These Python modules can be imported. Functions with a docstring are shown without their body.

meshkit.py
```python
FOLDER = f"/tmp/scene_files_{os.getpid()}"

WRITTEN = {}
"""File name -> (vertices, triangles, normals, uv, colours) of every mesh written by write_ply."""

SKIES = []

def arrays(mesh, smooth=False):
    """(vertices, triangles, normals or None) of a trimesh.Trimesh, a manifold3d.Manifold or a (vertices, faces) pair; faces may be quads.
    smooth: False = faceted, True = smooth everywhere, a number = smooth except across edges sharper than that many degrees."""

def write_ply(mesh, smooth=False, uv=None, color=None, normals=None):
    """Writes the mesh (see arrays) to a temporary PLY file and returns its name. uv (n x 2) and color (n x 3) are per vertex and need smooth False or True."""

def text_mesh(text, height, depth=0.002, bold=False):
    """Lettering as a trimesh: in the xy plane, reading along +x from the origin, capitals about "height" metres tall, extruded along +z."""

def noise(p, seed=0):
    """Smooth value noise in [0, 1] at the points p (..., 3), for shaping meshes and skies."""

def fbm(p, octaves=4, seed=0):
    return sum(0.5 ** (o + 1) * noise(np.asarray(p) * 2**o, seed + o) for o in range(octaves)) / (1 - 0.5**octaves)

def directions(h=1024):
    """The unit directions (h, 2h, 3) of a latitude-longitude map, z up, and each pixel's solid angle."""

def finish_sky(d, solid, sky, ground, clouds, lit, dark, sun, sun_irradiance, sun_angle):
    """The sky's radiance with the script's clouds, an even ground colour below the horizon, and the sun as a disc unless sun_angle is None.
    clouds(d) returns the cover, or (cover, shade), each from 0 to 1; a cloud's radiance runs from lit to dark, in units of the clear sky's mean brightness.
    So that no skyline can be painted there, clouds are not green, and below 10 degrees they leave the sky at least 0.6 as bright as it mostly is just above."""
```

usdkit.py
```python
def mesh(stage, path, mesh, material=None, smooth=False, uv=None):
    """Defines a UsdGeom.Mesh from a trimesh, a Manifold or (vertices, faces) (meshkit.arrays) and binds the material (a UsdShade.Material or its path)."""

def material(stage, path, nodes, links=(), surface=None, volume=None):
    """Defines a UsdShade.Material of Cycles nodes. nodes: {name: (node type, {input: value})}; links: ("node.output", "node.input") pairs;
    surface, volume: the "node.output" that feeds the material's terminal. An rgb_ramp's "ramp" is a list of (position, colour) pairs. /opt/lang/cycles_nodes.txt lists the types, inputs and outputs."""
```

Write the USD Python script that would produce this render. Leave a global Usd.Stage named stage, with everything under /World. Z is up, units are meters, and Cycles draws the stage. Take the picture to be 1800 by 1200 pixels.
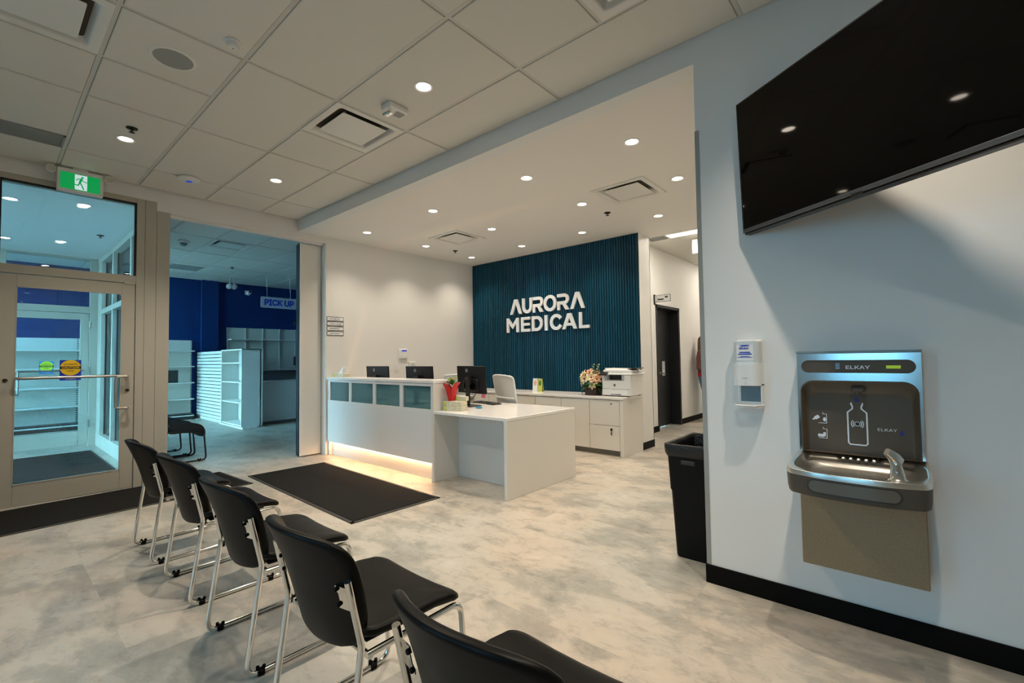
import math, random
import numpy as np
import trimesh, manifold3d, usdkit, meshkit
from shapely.geometry import Polygon, LineString, Point, box as sbox, MultiPolygon
from shapely.ops import unary_union
from shapely import affinity
from pxr import Usd, UsdGeom, UsdLux, UsdShade, Gf, Sdf

random.seed(7)
RNG = np.random.default_rng(7)
stage = Usd.Stage.CreateInMemory()
UsdGeom.SetStageUpAxis(stage, UsdGeom.Tokens.z)
UsdGeom.SetStageMetersPerUnit(stage, 1.0)
UsdGeom.Xform.Define(stage, '/World')
UsdGeom.Scope.Define(stage, '/World/Looks')

# ------------------------------------------------------------------ camera, daylight, exposure
EXPOSURE = -0.5
LAMP = 34.0                       # radiance of a downlight's lens
BEAM, BEAM_LOW, BEAM_ANGLE, BEAM_SOFT = 4700.0, 2000.0, 58.0, 1.0   # each downlight's beam: in the tiled ceiling, over the desk
LAMP_COL = (1.0, 0.865, 0.70)
SKY_COL = (0.38, 0.77, 1.0)
SKY = 11.5
EYE_Z = 1.2915
cam = UsdGeom.Camera.Define(stage, '/World/camera')
YAW, PIT, ROL, FPX = math.radians(40.86181764), math.radians(2.10861057), math.radians(-0.80561536), 807.9293530806533
_f = np.array([-math.sin(YAW) * math.cos(PIT), math.cos(YAW) * math.cos(PIT), math.sin(PIT)])
_r0 = np.array([math.cos(YAW), math.sin(YAW), 0]); _u0 = np.cross(_r0, _f)
_r = math.cos(ROL) * _r0 + math.sin(ROL) * _u0; _u = -math.sin(ROL) * _r0 + math.cos(ROL) * _u0
cam.AddTransformOp().Set(Gf.Matrix4d(*_r, 0, *_u, 0, *(-_f), 0, 0, 0, EYE_Z, 1))
cam.CreateHorizontalApertureAttr(36.0)
cam.CreateFocalLengthAttr(36.0 * FPX / 1800)
cam.CreateClippingRangeAttr(Gf.Vec2f(0.05, 500))
cam.CreateExposureAttr(EXPOSURE)
cam.CreateFStopAttr(0.0)
sky = UsdLux.DomeLight.Define(stage, '/World/sky')
sky.CreateColorAttr(Gf.Vec3f(*SKY_COL)); sky.CreateIntensityAttr(SKY)

# ------------------------------------------------------------------ scene-graph helpers
USED = {}
def fresh(parent, name):
    k = USED.get((parent, name), 0); USED[(parent, name)] = k + 1
    return f'{parent}/{name}' + (f'_{k:03d}' if k else '')

def tag(prim, label=None, cat=None, group=None, kind=None):
    for k, v in (('label', label), ('category', cat), ('group', group), ('kind', kind)):
        if v: prim.SetCustomDataByKey(k, v)
    return prim

class Thing:
    """An Xform directly under /World; parts are meshes below it. Meshes are given in world coordinates when world=True."""
    def __init__(s, name, label, cat, loc=(0, 0, 0), rz=0.0, group=None, kind=None, world=False):
        s.path = fresh('/World', name); s.loc = np.array(loc, float); s.world = world; s.name = name
        x = UsdGeom.Xform.Define(stage, s.path); x.AddTranslateOp().Set(Gf.Vec3d(*s.loc))
        if rz: x.AddRotateZOp().Set(math.degrees(rz))
        s.prim = x.GetPrim(); tag(s.prim, label, cat, group, kind); s.label, s.cat, s.group = label, cat, group
    def part(s, name, mesh, m, under=None, label=None, kind=None, smooth=False):
        p = fresh(under or s.path, name)
        v, f, n = meshkit.arrays(mesh, smooth)
        if s.world: v = v - s.loc
        if n is not None: usdkit_mesh(p, v, f, n, m)
        else: usdkit.mesh(stage, p, (v, f), MAT[m])
        if label or kind: tag(stage.GetPrimAtPath(p), label, None, None, kind)
        return p
    def copy(s, loc, rz=0.0, label=None, group=None, inst=True):
        p = fresh('/World', s.name)
        x = UsdGeom.Xform.Define(stage, p); x.GetPrim().GetReferences().AddInternalReference(s.path)
        x.ClearXformOpOrder(); x.AddTranslateOp().Set(Gf.Vec3d(*map(float, loc)))
        x.AddRotateZOp().Set(math.degrees(rz)); x.GetPrim().SetInstanceable(inst)
        tag(x.GetPrim(), label or s.label, s.cat, group or s.group); return p

def usdkit_mesh(p, v, f, n, m):
    g = usdkit.mesh(stage, p, (v, f), MAT[m])
    from pxr import Vt
    g.CreateNormalsAttr(Vt.Vec3fArray.FromNumpy(n.astype(np.float32))); g.SetNormalsInterpolation('vertex')

def solo(name, mesh, m, label, cat, group=None, kind=None, smooth=False):
    """A thing that is one mesh."""
    p = fresh('/World', name)
    usdkit.mesh(stage, p, mesh, MAT[m], smooth=smooth); tag(stage.GetPrimAtPath(p), label, cat, group, kind)
    return p

def struct(name, mesh, m, label, cat='room', smooth=False):
    return solo(name, mesh, m, label, cat, kind='structure', smooth=smooth)

def subpart(parent, name, mesh, m, smooth=False, label=None, kind=None):
    p = fresh(parent, name); usdkit.mesh(stage, p, mesh, MAT[m], smooth=smooth)
    if label or kind: tag(stage.GetPrimAtPath(p), label, None, None, kind)
    return p

# ------------------------------------------------------------------ mesh helpers
def T(v, f): return trimesh.Trimesh(np.asarray(v, float), np.asarray(f, int), process=False)
def _topo():
    c = .2; pts = []
    for sx in (0, 1):
        for sy in (0, 1):
            for sz in (0, 1):
                for a in range(3):
                    q = [sx, sy, sz]
                    for b in range(3):
                        if b != a: q[b] = q[b] + (c if q[b] == 0 else -c)
                    pts.append(q)
    pts = np.array(pts, float); h = trimesh.convex.convex_hull(pts)
    idx = [int(np.argmin(((pts - w) ** 2).sum(1))) for w in h.vertices]
    return np.array(idx)[h.faces]
_TOPO = _topo()
def cb(x0, x1, y0, y1, z0, z1, c=0.003):
    """A box with chamfered edges."""
    lo, hi = np.array([min(x0, x1), min(y0, y1), min(z0, z1)]), np.array([max(x0, x1), max(y0, y1), max(z0, z1)])
    c = min(c, .4 * (hi - lo).min()); v = []
    for sx in (0, 1):
        for sy in (0, 1):
            for sz in (0, 1):
                for a in range(3):
                    q = np.where(np.array([sx, sy, sz]) == 0, lo, hi).astype(float)
                    for b in range(3):
                        if b != a: q[b] += c if (sx, sy, sz)[b] == 0 else -c
                    v.append(q)
    return T(v, _TOPO)
def bx(x0, x1, y0, y1, z0, z1):
    m = trimesh.creation.box((abs(x1 - x0), abs(y1 - y0), abs(z1 - z0))); m.apply_translation(((x0 + x1) / 2, (y0 + y1) / 2, (z0 + z1) / 2)); return m
def cat(*ms):
    ms = [m for q in ms for m in (q if isinstance(q, (list, tuple)) else [q])]
    vs, fs, k = [], [], 0
    for m in ms:
        vs.append(np.asarray(m.vertices)); fs.append(np.asarray(m.faces) + k); k += len(m.vertices)
    return T(np.vstack(vs), np.vstack(fs))
def move(m, x=0, y=0, z=0):
    return T(np.asarray(m.vertices) + [x, y, z], m.faces)
def xf(m, R=np.eye(3), t=(0, 0, 0)):
    return T(np.asarray(m.vertices) @ np.asarray(R).T + t, m.faces)
def rotx(a): c, s = math.cos(a), math.sin(a); return np.array([[1, 0, 0], [0, c, -s], [0, s, c]])
def roty(a): c, s = math.cos(a), math.sin(a); return np.array([[c, 0, s], [0, 1, 0], [-s, 0, c]])
def rotz(a): c, s = math.cos(a), math.sin(a); return np.array([[c, -s, 0], [s, c, 0], [0, 0, 1]])
def frame(right, up):
    right, up = np.array(right, float), np.array(up, float); right /= np.linalg.norm(right); up /= np.linalg.norm(up)
    return np.stack([right, up, np.cross(right, up)], 1)
FACE_Y = frame((1, 0, 0), (0, 0, 1))          # lies on a wall that looks towards -Y (u = +X, v = +Z, out = -Y)
FACE_X = frame((0, 1, 0), (0, 0, 1))          # lies on a wall that looks towards +X (u = +Y, v = +Z, out = +X)
FACE_D = frame((1, 0, 0), (0, -1, 0))         # hangs below a ceiling (out = -Z)
def ext(shape, depth):
    gs = [g for g in getattr(shape, 'geoms', [shape]) if g.area > 1e-9]
    return cat([trimesh.creation.extrude_polygon(g, depth, engine='earcut') for g in gs])
def rr(w, h, r, cx=0, cy=0, n=6):
    return sbox(cx - w / 2 + r, cy - h / 2 + r, cx + w / 2 - r, cy + h / 2 - r).buffer(r, quad_segs=n)
def stroke(pts, w, cap='flat', join='mitre'):
    return LineString(pts).buffer(w / 2, cap_style=cap, join_style=join, quad_segs=6)
def tube(pts, r, n=10, closed=False, caps=True):
    p = np.array(pts, float)
    t = np.gradient(p, axis=0) if not closed else np.roll(p, -1, 0) - np.roll(p, 1, 0)
    t /= np.linalg.norm(t, axis=1, keepdims=True) + 1e-12
    a = np.cross(t[0], [0, 0, 1.0] if abs(t[0][2]) < .9 else [1.0, 0, 0]); a /= np.linalg.norm(a)
    rings = []
    rad = np.broadcast_to(np.asarray(r, float), (len(p),))
    for i in range(len(p)):
        a = a - t[i] * (a @ t[i]); a /= np.linalg.norm(a) + 1e-12; b = np.cross(t[i], a)
        th = np.arange(n) * 2 * math.pi / n
        rings.append(p[i] + rad[i] * (np.cos(th)[:, None] * a + np.sin(th)[:, None] * b))
    if closed: rings.append(rings[0])
    return loft(rings, caps and not closed, caps and not closed)
def loft(rings, cap0=True, cap1=True):
    rings = [np.asarray(r, float) for r in rings]; n = len(rings[0]); v = np.vstack(rings); f = []
    j = np.arange(n); k = (j + 1) % n
    for i in range(len(rings) - 1):
        a, b = i * n, (i + 1) * n
        f.append(np.stack([a + j, a + k, b + k], 1)); f.append(np.stack([a + j, b + k, b + j], 1))
    f = np.vstack(f)
    if cap0: v = np.vstack([v, rings[0].mean(0)]); c = len(v) - 1; f = np.vstack([f, np.stack([k, j, np.full(n, c)], 1)])
    if cap1: v = np.vstack([v, rings[-1].mean(0)]); c = len(v) - 1; o = (len(rings) - 1) * n; f = np.vstack([f, np.stack([o + j, o + k, np.full(n, c)], 1)])
    return T(v, f)
def cyl(p0, p1, r, n=14, r1=None):
    return tube([p0, p1], [r, r if r1 is None else r1], n)
def fillet(pts, r, n=6):
    """Rounds the corners of a polyline."""
    pts = [np.array(p, float) for p in pts]; out = [pts[0]]
    for i in range(1, len(pts) - 1):
        a, b, c = pts[i - 1], pts[i], pts[i + 1]; u, w = a - b, c - b; lu, lw = np.linalg.norm(u), np.linalg.norm(w); u /= lu; w /= lw
        ang = math.acos(np.clip(u @ w, -1, 1)); rad = r[i - 1] if isinstance(r, (list, tuple)) else r
        d = min(rad / math.tan(ang / 2), .48 * lu, .48 * lw)
        p0, p1 = b + u * d, b + w * d
        for s in np.linspace(0, 1, n + 1): out.append((1 - s) ** 2 * p0 + 2 * s * (1 - s) * b + s * s * p1)
    out.append(pts[-1]); return np.array(out)
def lathe(prof, n=24, cx=0, cy=0):
    th = np.arange(n) * 2 * math.pi / n
    return loft([np.stack([cx + r * np.cos(th), cy + r * np.sin(th), np.full(n, z)], 1) for r, z in prof])
def ring_of(hx, hy, r, n=5):
    o = []
    for sx, sy, a0 in ((1, -1, -90), (1, 1, 0), (-1, 1, 90), (-1, -1, 180)):
        for a in np.radians(np.linspace(a0, a0 + 90, n + 1)): o.append((sx * (hx - r) + r * math.cos(a), sy * (hy - r) + r * math.sin(a)))
    return np.array(o)
def at_z(r, z): return np.column_stack([r, np.full(len(r), z)])
def pillow(out, prof):
    """A cushion: the outline out (N x 2) scaled inward by each profile's inset and lifted to its height."""
    hx, hy = np.abs(out).max(0); rings = []
    for ins, z in prof: rings.append(np.column_stack([out * [(hx - ins) / hx, (hy - ins) / hy], np.full(len(out), z)]))
    return loft(rings)
def text(t, h, depth=.001, bold=True, center=False):
    m = meshkit.text_mesh(t, h, depth, bold)
    if center: b = m.bounds; m = move(m, -(b[0][0] + b[1][0]) / 2, -(b[0][1] + b[1][1]) / 2)
    return m
def prism(pts, depth): return trimesh.creation.extrude_polygon(Polygon(pts), depth, engine='earcut')

# ------------------------------------------------------------------ materials
MAT = {}
def pbr(name, col, rough=.5, metal=0., bump=None, var=None, spec=.5, emit=None, coat=0., rnd=0., stretch=None):
    nodes = {'p': ('principled_bsdf', dict(base_color=col, roughness=rough, metallic=metal, specular_ior_level=spec, coat_weight=coat))}
    links = []
    if emit: nodes['p'][1].update(emission_color=emit[0], emission_strength=emit[1])
    if bump or var or stretch: nodes['g'] = ('texture_coordinate', {})
    src = 'g.object'
    if stretch: nodes['map'] = ('mapping', dict(scale=stretch)); links.append(('g.object', 'map.vector')); src = 'map.vector'
    if var:
        c = np.array(col); nodes['vn'] = ('noise_texture', dict(scale=var[0], detail=5., roughness=.6))
        nodes['vr'] = ('rgb_ramp', dict(ramp=[(.3, tuple(c * (1 - var[1]))), (.7, tuple(np.minimum(c * (1 + var[1]), 1)))]))
        links += [(src, 'vn.vector'), ('vn.fac', 'vr.fac'), ('vr.color', 'p.base_color')]
    if rnd:
        nodes['oi'] = ('object_info', {}); c = np.array(col)
        nodes['orr'] = ('rgb_ramp', dict(ramp=[(0, tuple(c * (1 - rnd))), (1, tuple(np.minimum(c * (1 + rnd), 1)))]))
        links += [('oi.random', 'orr.fac'), ('orr.color', 'p.base_color')]
    if bump:
        nodes['bn'] = ('noise_texture', dict(scale=bump[0], detail=4., roughness=.6)); nodes['b'] = ('bump', dict(strength=bump[1], distance=bump[2]))
        links += [(src, 'bn.vector'), ('bn.fac', 'b.height'), ('b.normal', 'p.normal')]
    MAT[name] = usdkit.material(stage, f'/World/Looks/{name}', nodes, links, surface='p.BSDF')
def glass(name, tint=(.93, .97, .97), ior=1.45, rough=0.0):
    MAT[name] = usdkit.material(stage, f'/World/Looks/{name}', {'t': ('transparent_bsdf', dict(color=tint)), 'g': ('glossy_bsdf', dict(color=(1, 1, 1), roughness=rough)), 'f': ('fresnel', dict(IOR=ior)), 'm': ('mix_closure', {})},
        [('f.fac', 'm.fac'), ('t.BSDF', 'm.closure1'), ('g.BSDF', 'm.closure2')], surface='m.closure')
def glow(name, col, s):
    MAT[name] = usdkit.material(stage, f'/World/Looks/{name}', {'e': ('emission', dict(color=col, strength=s))}, surface='e.emission')

pbr('wall_paint', (.80, .79, .76), .55, bump=(220, .06, .002))
pbr('ceiling_paint', (.82, .80, .76), .6, bump=(180, .05, .002))
pbr('beam_paint', (.78, .79, .78), .55, bump=(220, .06, .002))
pbr('tile', (.74, .72, .66), .9, bump=(420, .35, .003), var=(260, .05))
pbr('tee', (.62, .61, .57), .5)
pbr('white_metal', (.78, .77, .73), .4)
pbr('duct', (.22, .20, .155), .8)
pbr('dark_gap', (.06, .055, .045), .8)
pbr('grille_grey', (.32, .33, .31), .6)
pbr('black_rubber', (.0018, .0018, .0018), .55, spec=.12)
pbr('frame_metal', (.46, .435, .365), .38, bump=(600, .03, .001))
pbr('gasket', (.01, .012, .015), .6)
pbr('navy', (.0006, .030, .150), .6, spec=.3)
pbr('gondola', (.78, .78, .73), .5)
pbr('gondola_back', (.70, .69, .62), .6)
pbr('slot', (.02, .02, .02), .7)
pbr('laminate', (.78, .775, .745), .32, bump=(90, .02, .001))
pbr('laminate_warm', (.74, .715, .655), .38, bump=(90, .02, .001))
pbr('quartz', (.86, .84, .81), .18, var=(40, .03))
pbr('kick_grey_dark', (.035, .032, .026), .4)
pbr('kick_grey', (.20, .19, .165), .5)
pbr('teal', (.0012, .050, .090), .45, spec=.25, rnd=.22, bump=(60, .05, .002), stretch=(8, 8, .6))
pbr('teal_dark', (.002, .035, .055), .7)
pbr('letter', (.80, .79, .78), .4)
pbr('chrome', (.80, .78, .74), .10, metal=1.)
pbr('steel', (.62, .60, .56), .26, metal=1., bump=(900, .03, .0006), stretch=(.05, 1, 1))
pbr('steel_basin', (.86, .82, .75), .30, metal=1., bump=(900, .03, .0006), stretch=(.05, 1, 1))
pbr('steel_mirror', (.55, .57, .57), .16, metal=1.)
pbr('leather', (.0032, .003, .0026), .42, spec=.16, bump=(500, .10, .001))
pbr('black_fabric', (.010, .011, .013), .85, bump=(900, .3, .001))
pbr('black_plastic', (.012, .012, .013), .35)
pbr('black_metal', (.010, .011, .013), .4)
pbr('screen', (.001, .001, .001), .035, spec=.2)
pbr('tv_edge', (.13, .135, .14), .3, metal=.6)
pbr('monitor_back', (.005, .006, .0085), .4, spec=.3)
pbr('logo_grey', (.62, .63, .63), .4)
pbr('bag', (.003, .003, .003), .2, bump=(60, .9, .01))
pbr('bin', (.0025, .0025, .0028), .5, spec=.18)
pbr('bronze_plastic', (.085, .068, .048), .42, spec=.3, bump=(400, .05, .001))
pbr('apron', (.075, .066, .052), .42, spec=.35)
pbr('pushbar', (.105, .100, .085), .30)
pbr('tan_textured', (.33, .228, .128), .6, bump=(300, .6, .002), var=(260, .30))
pbr('white_plastic', (.80, .80, .79), .3)
pbr('pale_plastic', (.62, .66, .66), .35)
pbr('smoke_grey', (.16, .22, .25), .3)
pbr('icon_white', (.70, .74, .80), .5)
pbr('icon_blue', (.012, .02, .20), .4)
pbr('ink_blue', (.02, .05, .42), .4)
pbr('ink_dark', (.03, .03, .035), .5)
pbr('paper', (.80, .80, .80), .6)
pbr('sticker_yellow', (.90, .58, .015), .45)
pbr('sticker_lime', (.55, .72, .03), .45)
pbr('sticker_blue', (.01, .04, .50), .45)
pbr('sticker_sky', (.02, .25, .62), .45)
pbr('sign_silver', (.50, .51, .50), .35)
pbr('sign_grey', (.42, .45, .47), .5)
pbr('printer_white', (.76, .765, .74), .4)
pbr('printer_black', (.012, .012, .014), .3)
pbr('mesh_white', (.62, .615, .58), .6, bump=(700, .6, .002))
pbr('office_frame', (.80, .79, .76), .35)
pbr('foil_red', (.62, .008, .008), .32, bump=(30, .3, .004))
pbr('leaf', (.05, .20, .02), .5, var=(60, .5))
pbr('leaf_dark', (.015, .075, .02), .5, var=(60, .5))
pbr('stem', (.09, .20, .05), .5)
pbr('petal_cream', (.85, .70, .42), .5, var=(30, .12))
pbr('petal_peach', (.78, .42, .25), .5, var=(30, .2))
pbr('petal_pink', (.75, .35, .22), .5)
pbr('petal_brown', (.16, .03, .02), .5)
pbr('vase_brown', (.055, .025, .018), .4)
pbr('pink_note', (.85, .22, .32), .7)
pbr('cyan_thing', (.01, .28, .50), .4)
pbr('beige_pattern', (.62, .58, .42), .6, var=(140, .45))
pbr('green_pattern', (.52, .56, .12), .6, var=(50, .3))
pbr('hair', (.11, .045, .02), .5, bump=(200, .5, .004), stretch=(1, 1, .15))
pbr('skin', (.55, .33, .24), .5)
pbr('sweater', (.14, .055, .05), .85, bump=(400, .5, .003))
pbr('shirt_red', (.38, .02, .03), .7)
pbr('jeans', (.05, .16, .26), .8, bump=(500, .4, .002))
pbr('shoe', (.05, .045, .04), .5)
pbr('asphalt', (.12, .12, .12), .9)
pbr('facade', (.5, .5, .5), .7)
pbr('green_lit', (.0, .25, .06), .4, emit=((.0, .62, .14), .55))
pbr('white_lit', (.7, .8, .8), .4, emit=((.78, .95, 1.0), .8))
pbr('lcd', (.1, .2, .0), .3, emit=((.55, .80, .0), .5))
pbr('blue_lit', (.01, .03, .3), .3, emit=((.03, .07, .9), .6))
pbr('brass', (.08, .07, .05), .35, metal=1.)
pbr('clear_plastic', (.80, .86, .86), .08, spec=.6)
glass('pane', (.90, .97, .97))
glass('pane_solar', (.36, .43, .46))
glass('pane_tint', (.92, .98, 1.0))
glass('clear_cover', (.96, .98, .98))
glow('lens', LAMP_COL, LAMP)
glow('lens_vestibule', (1, .93, .82), 60.0)
glow('panel_light', (1.0, .90, .76), 42.0)
glow('led_strip', (1.0, .56, .28), 115.0)
# desk panes: pale frosted glass
MAT['frosted'] = usdkit.material(stage, '/World/Looks/frosted', {'t': ('transparent_bsdf', dict(color=(.55, .72, .76))), 'd': ('principled_bsdf', dict(base_color=(.10, .235, .265), roughness=.22)), 'm': ('mix_closure', dict(fac=.62))},
    [('t.BSDF', 'm.closure1'), ('d.BSDF', 'm.closure2')], surface='m.closure')
# floor: mottled stone-look vinyl laid in tiles
MAT['floor'] = usdkit.material(stage, '/World/Looks/floor', {
    'g': ('geometry', {}), 'mp': ('mapping', dict(scale=(1, 1, 1))),
    'br': ('brick_texture', dict(color1=(0, 0, 0), color2=(1, 1, 1), mortar=(.5, .5, .5), scale=1.0, mortar_size=0.0, brick_width=.914, row_height=.457, offset=.5)),
    'sc': ('vector_math', dict(math_type='scale', scale=.22)), 'ad': ('vector_math', dict(math_type='add')),
    'm2': ('mapping', dict(scale=(.95, 1.45, 1), rotation=(0, 0, .12))),
    'n1': ('noise_texture', dict(scale=2.3, detail=12., roughness=.66, distortion=.2)),
    'r1': ('rgb_ramp', dict(ramp=[(.33, (.325, .306, .274)), (.44, (.392, .366, .326)), (.480, (.440, .405, .358)), (.512, (.515, .463, .404)), (.60, (.548, .494, .435)), (.70, (.61, .56, .50))])),
    'n2': ('noise_texture', dict(scale=8.5, detail=9., roughness=.72, distortion=.4)),
    'r2': ('rgb_ramp', dict(ramp=[(.38, (.82, .82, .81)), (.45, (.95, .95, .945)), (.49, (1.0, .995, .985)), (.62, (1.04, 1.03, 1.01))])),
    'n3': ('noise_texture', dict(scale=.9, detail=3.)), 'r3': ('rgb_ramp', dict(ramp=[(.4, (1.03, .99, .94)), (.6, (.95, 1.0, 1.0))])),
    'x': ('mix', dict(mix_type='multiply', fac=1.0)), 'x2': ('mix', dict(mix_type='multiply', fac=1.0)),
    'b': ('bump', dict(strength=.05, distance=.004)),
    'rg': ('map_range', dict(from_min=.3, from_max=.7, to_min=.40, to_max=.30)),
    'p': ('principled_bsdf', dict(roughness=.36, specular_ior_level=.45))},
    [('g.position', 'br.vector'), ('br.color', 'sc.vector1'), ('g.position', 'ad.vector1'), ('sc.vector', 'ad.vector2'), ('ad.vector', 'm2.vector'),
     ('m2.vector', 'n1.vector'), ('n1.fac', 'r1.fac'), ('m2.vector', 'n2.vector'), ('n2.fac', 'r2.fac'), ('g.position', 'n3.vector'), ('n3.fac', 'r3.fac'),
     ('r1.color', 'x.color1'), ('r2.color', 'x.color2'), ('x.color', 'x2.color1'), ('r3.color', 'x2.color2'), ('x2.color', 'p.base_color'),
     ('n2.fac', 'b.height'), ('b.normal', 'p.normal'), ('n1.fac', 'rg.value'), ('rg.result', 'p.roughness')], surface='p.BSDF')
# ribbed entrance matting
MAT['matting'] = usdkit.material(stage, '/World/Looks/matting', {
    'g': ('geometry', {}), 'w': ('wave_texture', dict(wave_type='bands', bands_direction='x', scale=26., distortion=.4)),
    'n': ('noise_texture', dict(scale=260., detail=3.)), 'r': ('rgb_ramp', dict(ramp=[(.3, (.004, .004, .0042)), (.6, (.014, .0138, .013)), (.8, (.036, .034, .032))])),
    'b': ('bump', dict(strength=.6, distance=.006)), 'p': ('principled_bsdf', dict(roughness=.9, specular_ior_level=.2))},
    [('g.position', 'w.vector'), ('g.position', 'n.vector'), ('n.fac', 'r.fac'), ('r.color', 'p.base_color'), ('w.fac', 'b.height'), ('b.normal', 'p.normal')], surface='p.BSDF')

# ================================================================== the setting
W, RB, TB, ZC, ZL = -6.144, 2.749, 5.993, 3.187, 3.030
XE, XP, XV, YF, ZP = 3.0, -12.9, -9.9, -2.4, 3.29       # east wall, pharmacy back wall, inner vestibule door, street front
struct('floor', bx(XP - .2, XE + .2, YF - .1, 12.2, -.08, 0), 'floor', 'mottled beige and grey stone-look vinyl floor running through all rooms', 'floor')
struct('ground', bx(-40, 40, -40, YF - .1, -.12, -.04), 'asphalt', 'asphalt pavement outside the street windows', 'pavement')
struct('roof', bx(XP - .2, XE + .2, YF - .1, 12.2, 3.55, 3.65), 'facade', 'flat roof slab above all the rooms', 'roof')

# left wall: door storefront, opening to the pharmacy, then plain wall to the teal panel
Wb = W - .12
struct('wall_left', cat(bx(Wb, W, 3.14, 6.02, 0, 3.5), bx(Wb, W, 1.34, 3.14, 2.945, 3.5), bx(Wb, W, YF, 1.2265, 3.045, 3.5), bx(Wb, W, 1.2265, 1.34, 2.95, 3.5), bx(Wb, W, 6.02, 7.0, 0, 3.5)), 'wall_paint', 'off-white painted left wall with the wide opening beside the glass door', 'wall')
struct('trim_opening', cat(bx(Wb - .01, W + .004, 3.136, 3.15, 0, 2.945), bx(Wb + .03, Wb + .07, 1.36, 3.12, 2.915, 2.945)), 'white_metal', 'corner bead and partition track of the opening in the left wall', 'trim')
# wall with the television and the fountain, and the beam that runs on from it
RE = -.919
struct('wall_right', bx(RE, XE, RB, RB + .12, 0, 3.5), 'beam_paint', 'white painted wall carrying the television and the drinking fountain', 'wall')
struct('beam', bx(W, RE, RB, RB + .12, ZL, 3.5), 'beam_paint', 'long painted ceiling beam between the tiled and the smooth ceiling', 'beam')
struct('trim_corner', cat(bx(RE - .003, RE + .022, RB - .003, RB, .105, 2.62), bx(RE - .003, RE, RB, RB + .12, .105, 2.62)), 'grille_grey', 'slim grey metal corner guard on the end of the television wall', 'trim')
struct('baseboard_right', cat(cb(RE - .008, XE, RB - .009, RB, 0, .102, .002), cb(RE - .008, RE, RB, RB + .12, 0, .102, .002)), 'black_rubber', 'black rubber baseboard under the television wall', 'baseboard')
struct('wall_alcove', bx(-.88, -.76, RB + .12, 6.42, 0, 3.5), 'wall_paint', 'painted wall behind the television wall', 'wall')
struct('wall_back', bx(W, -2.83, 6.015, 6.37, 0, 3.5), 'wall_paint', 'off-white painted wall behind the teal panelling, its end facing the corridor', 'wall')
struct('baseboard_back', cb(-2.832, -2.822, 6.0, 6.378, 0, .10, .002), 'black_rubber', 'black baseboard on the wall end beside the credenza', 'baseboard')
struct('wall_front', cat(bx(W, XE, YF - .12, YF, 0, .25), bx(W, XE, YF - .12, YF, 2.95, 3.5), bx(W - .1, -3.3, YF - .12, YF, .25, 2.95), bx(-2.2, -.82, YF - .12, YF, .25, 2.95), bx(-.06, XE, YF - .12, YF, .25, 2.95),
    bx(XV - .1, W, YF - .12, YF, 2.95, 3.5), bx(XV - .1, W, YF - .12, YF, 0, .12), bx(XV - .1, XV + .1, YF - .12, YF, 0, 2.95)), 'wall_paint', 'street-side wall with large windows behind the viewpoint', 'wall')
struct('wall_east', bx(XE, XE + .12, YF, RB + .2, 0, 3.5), 'wall_paint', 'plain painted wall closing the waiting area', 'wall')
struct('wall_pharmacy_front', cat(bx(XP - .12, XV - .05, -1.32, -1.2, 2.98, 3.5), bx(XP - .12, XV - .05, -1.32, -1.2, 0, .1), bx(XV - .1, XV - .05, YF, -1.2, 0, 3.5)), 'wall_paint', 'pharmacy street wall above and below its window', 'wall')
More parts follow.
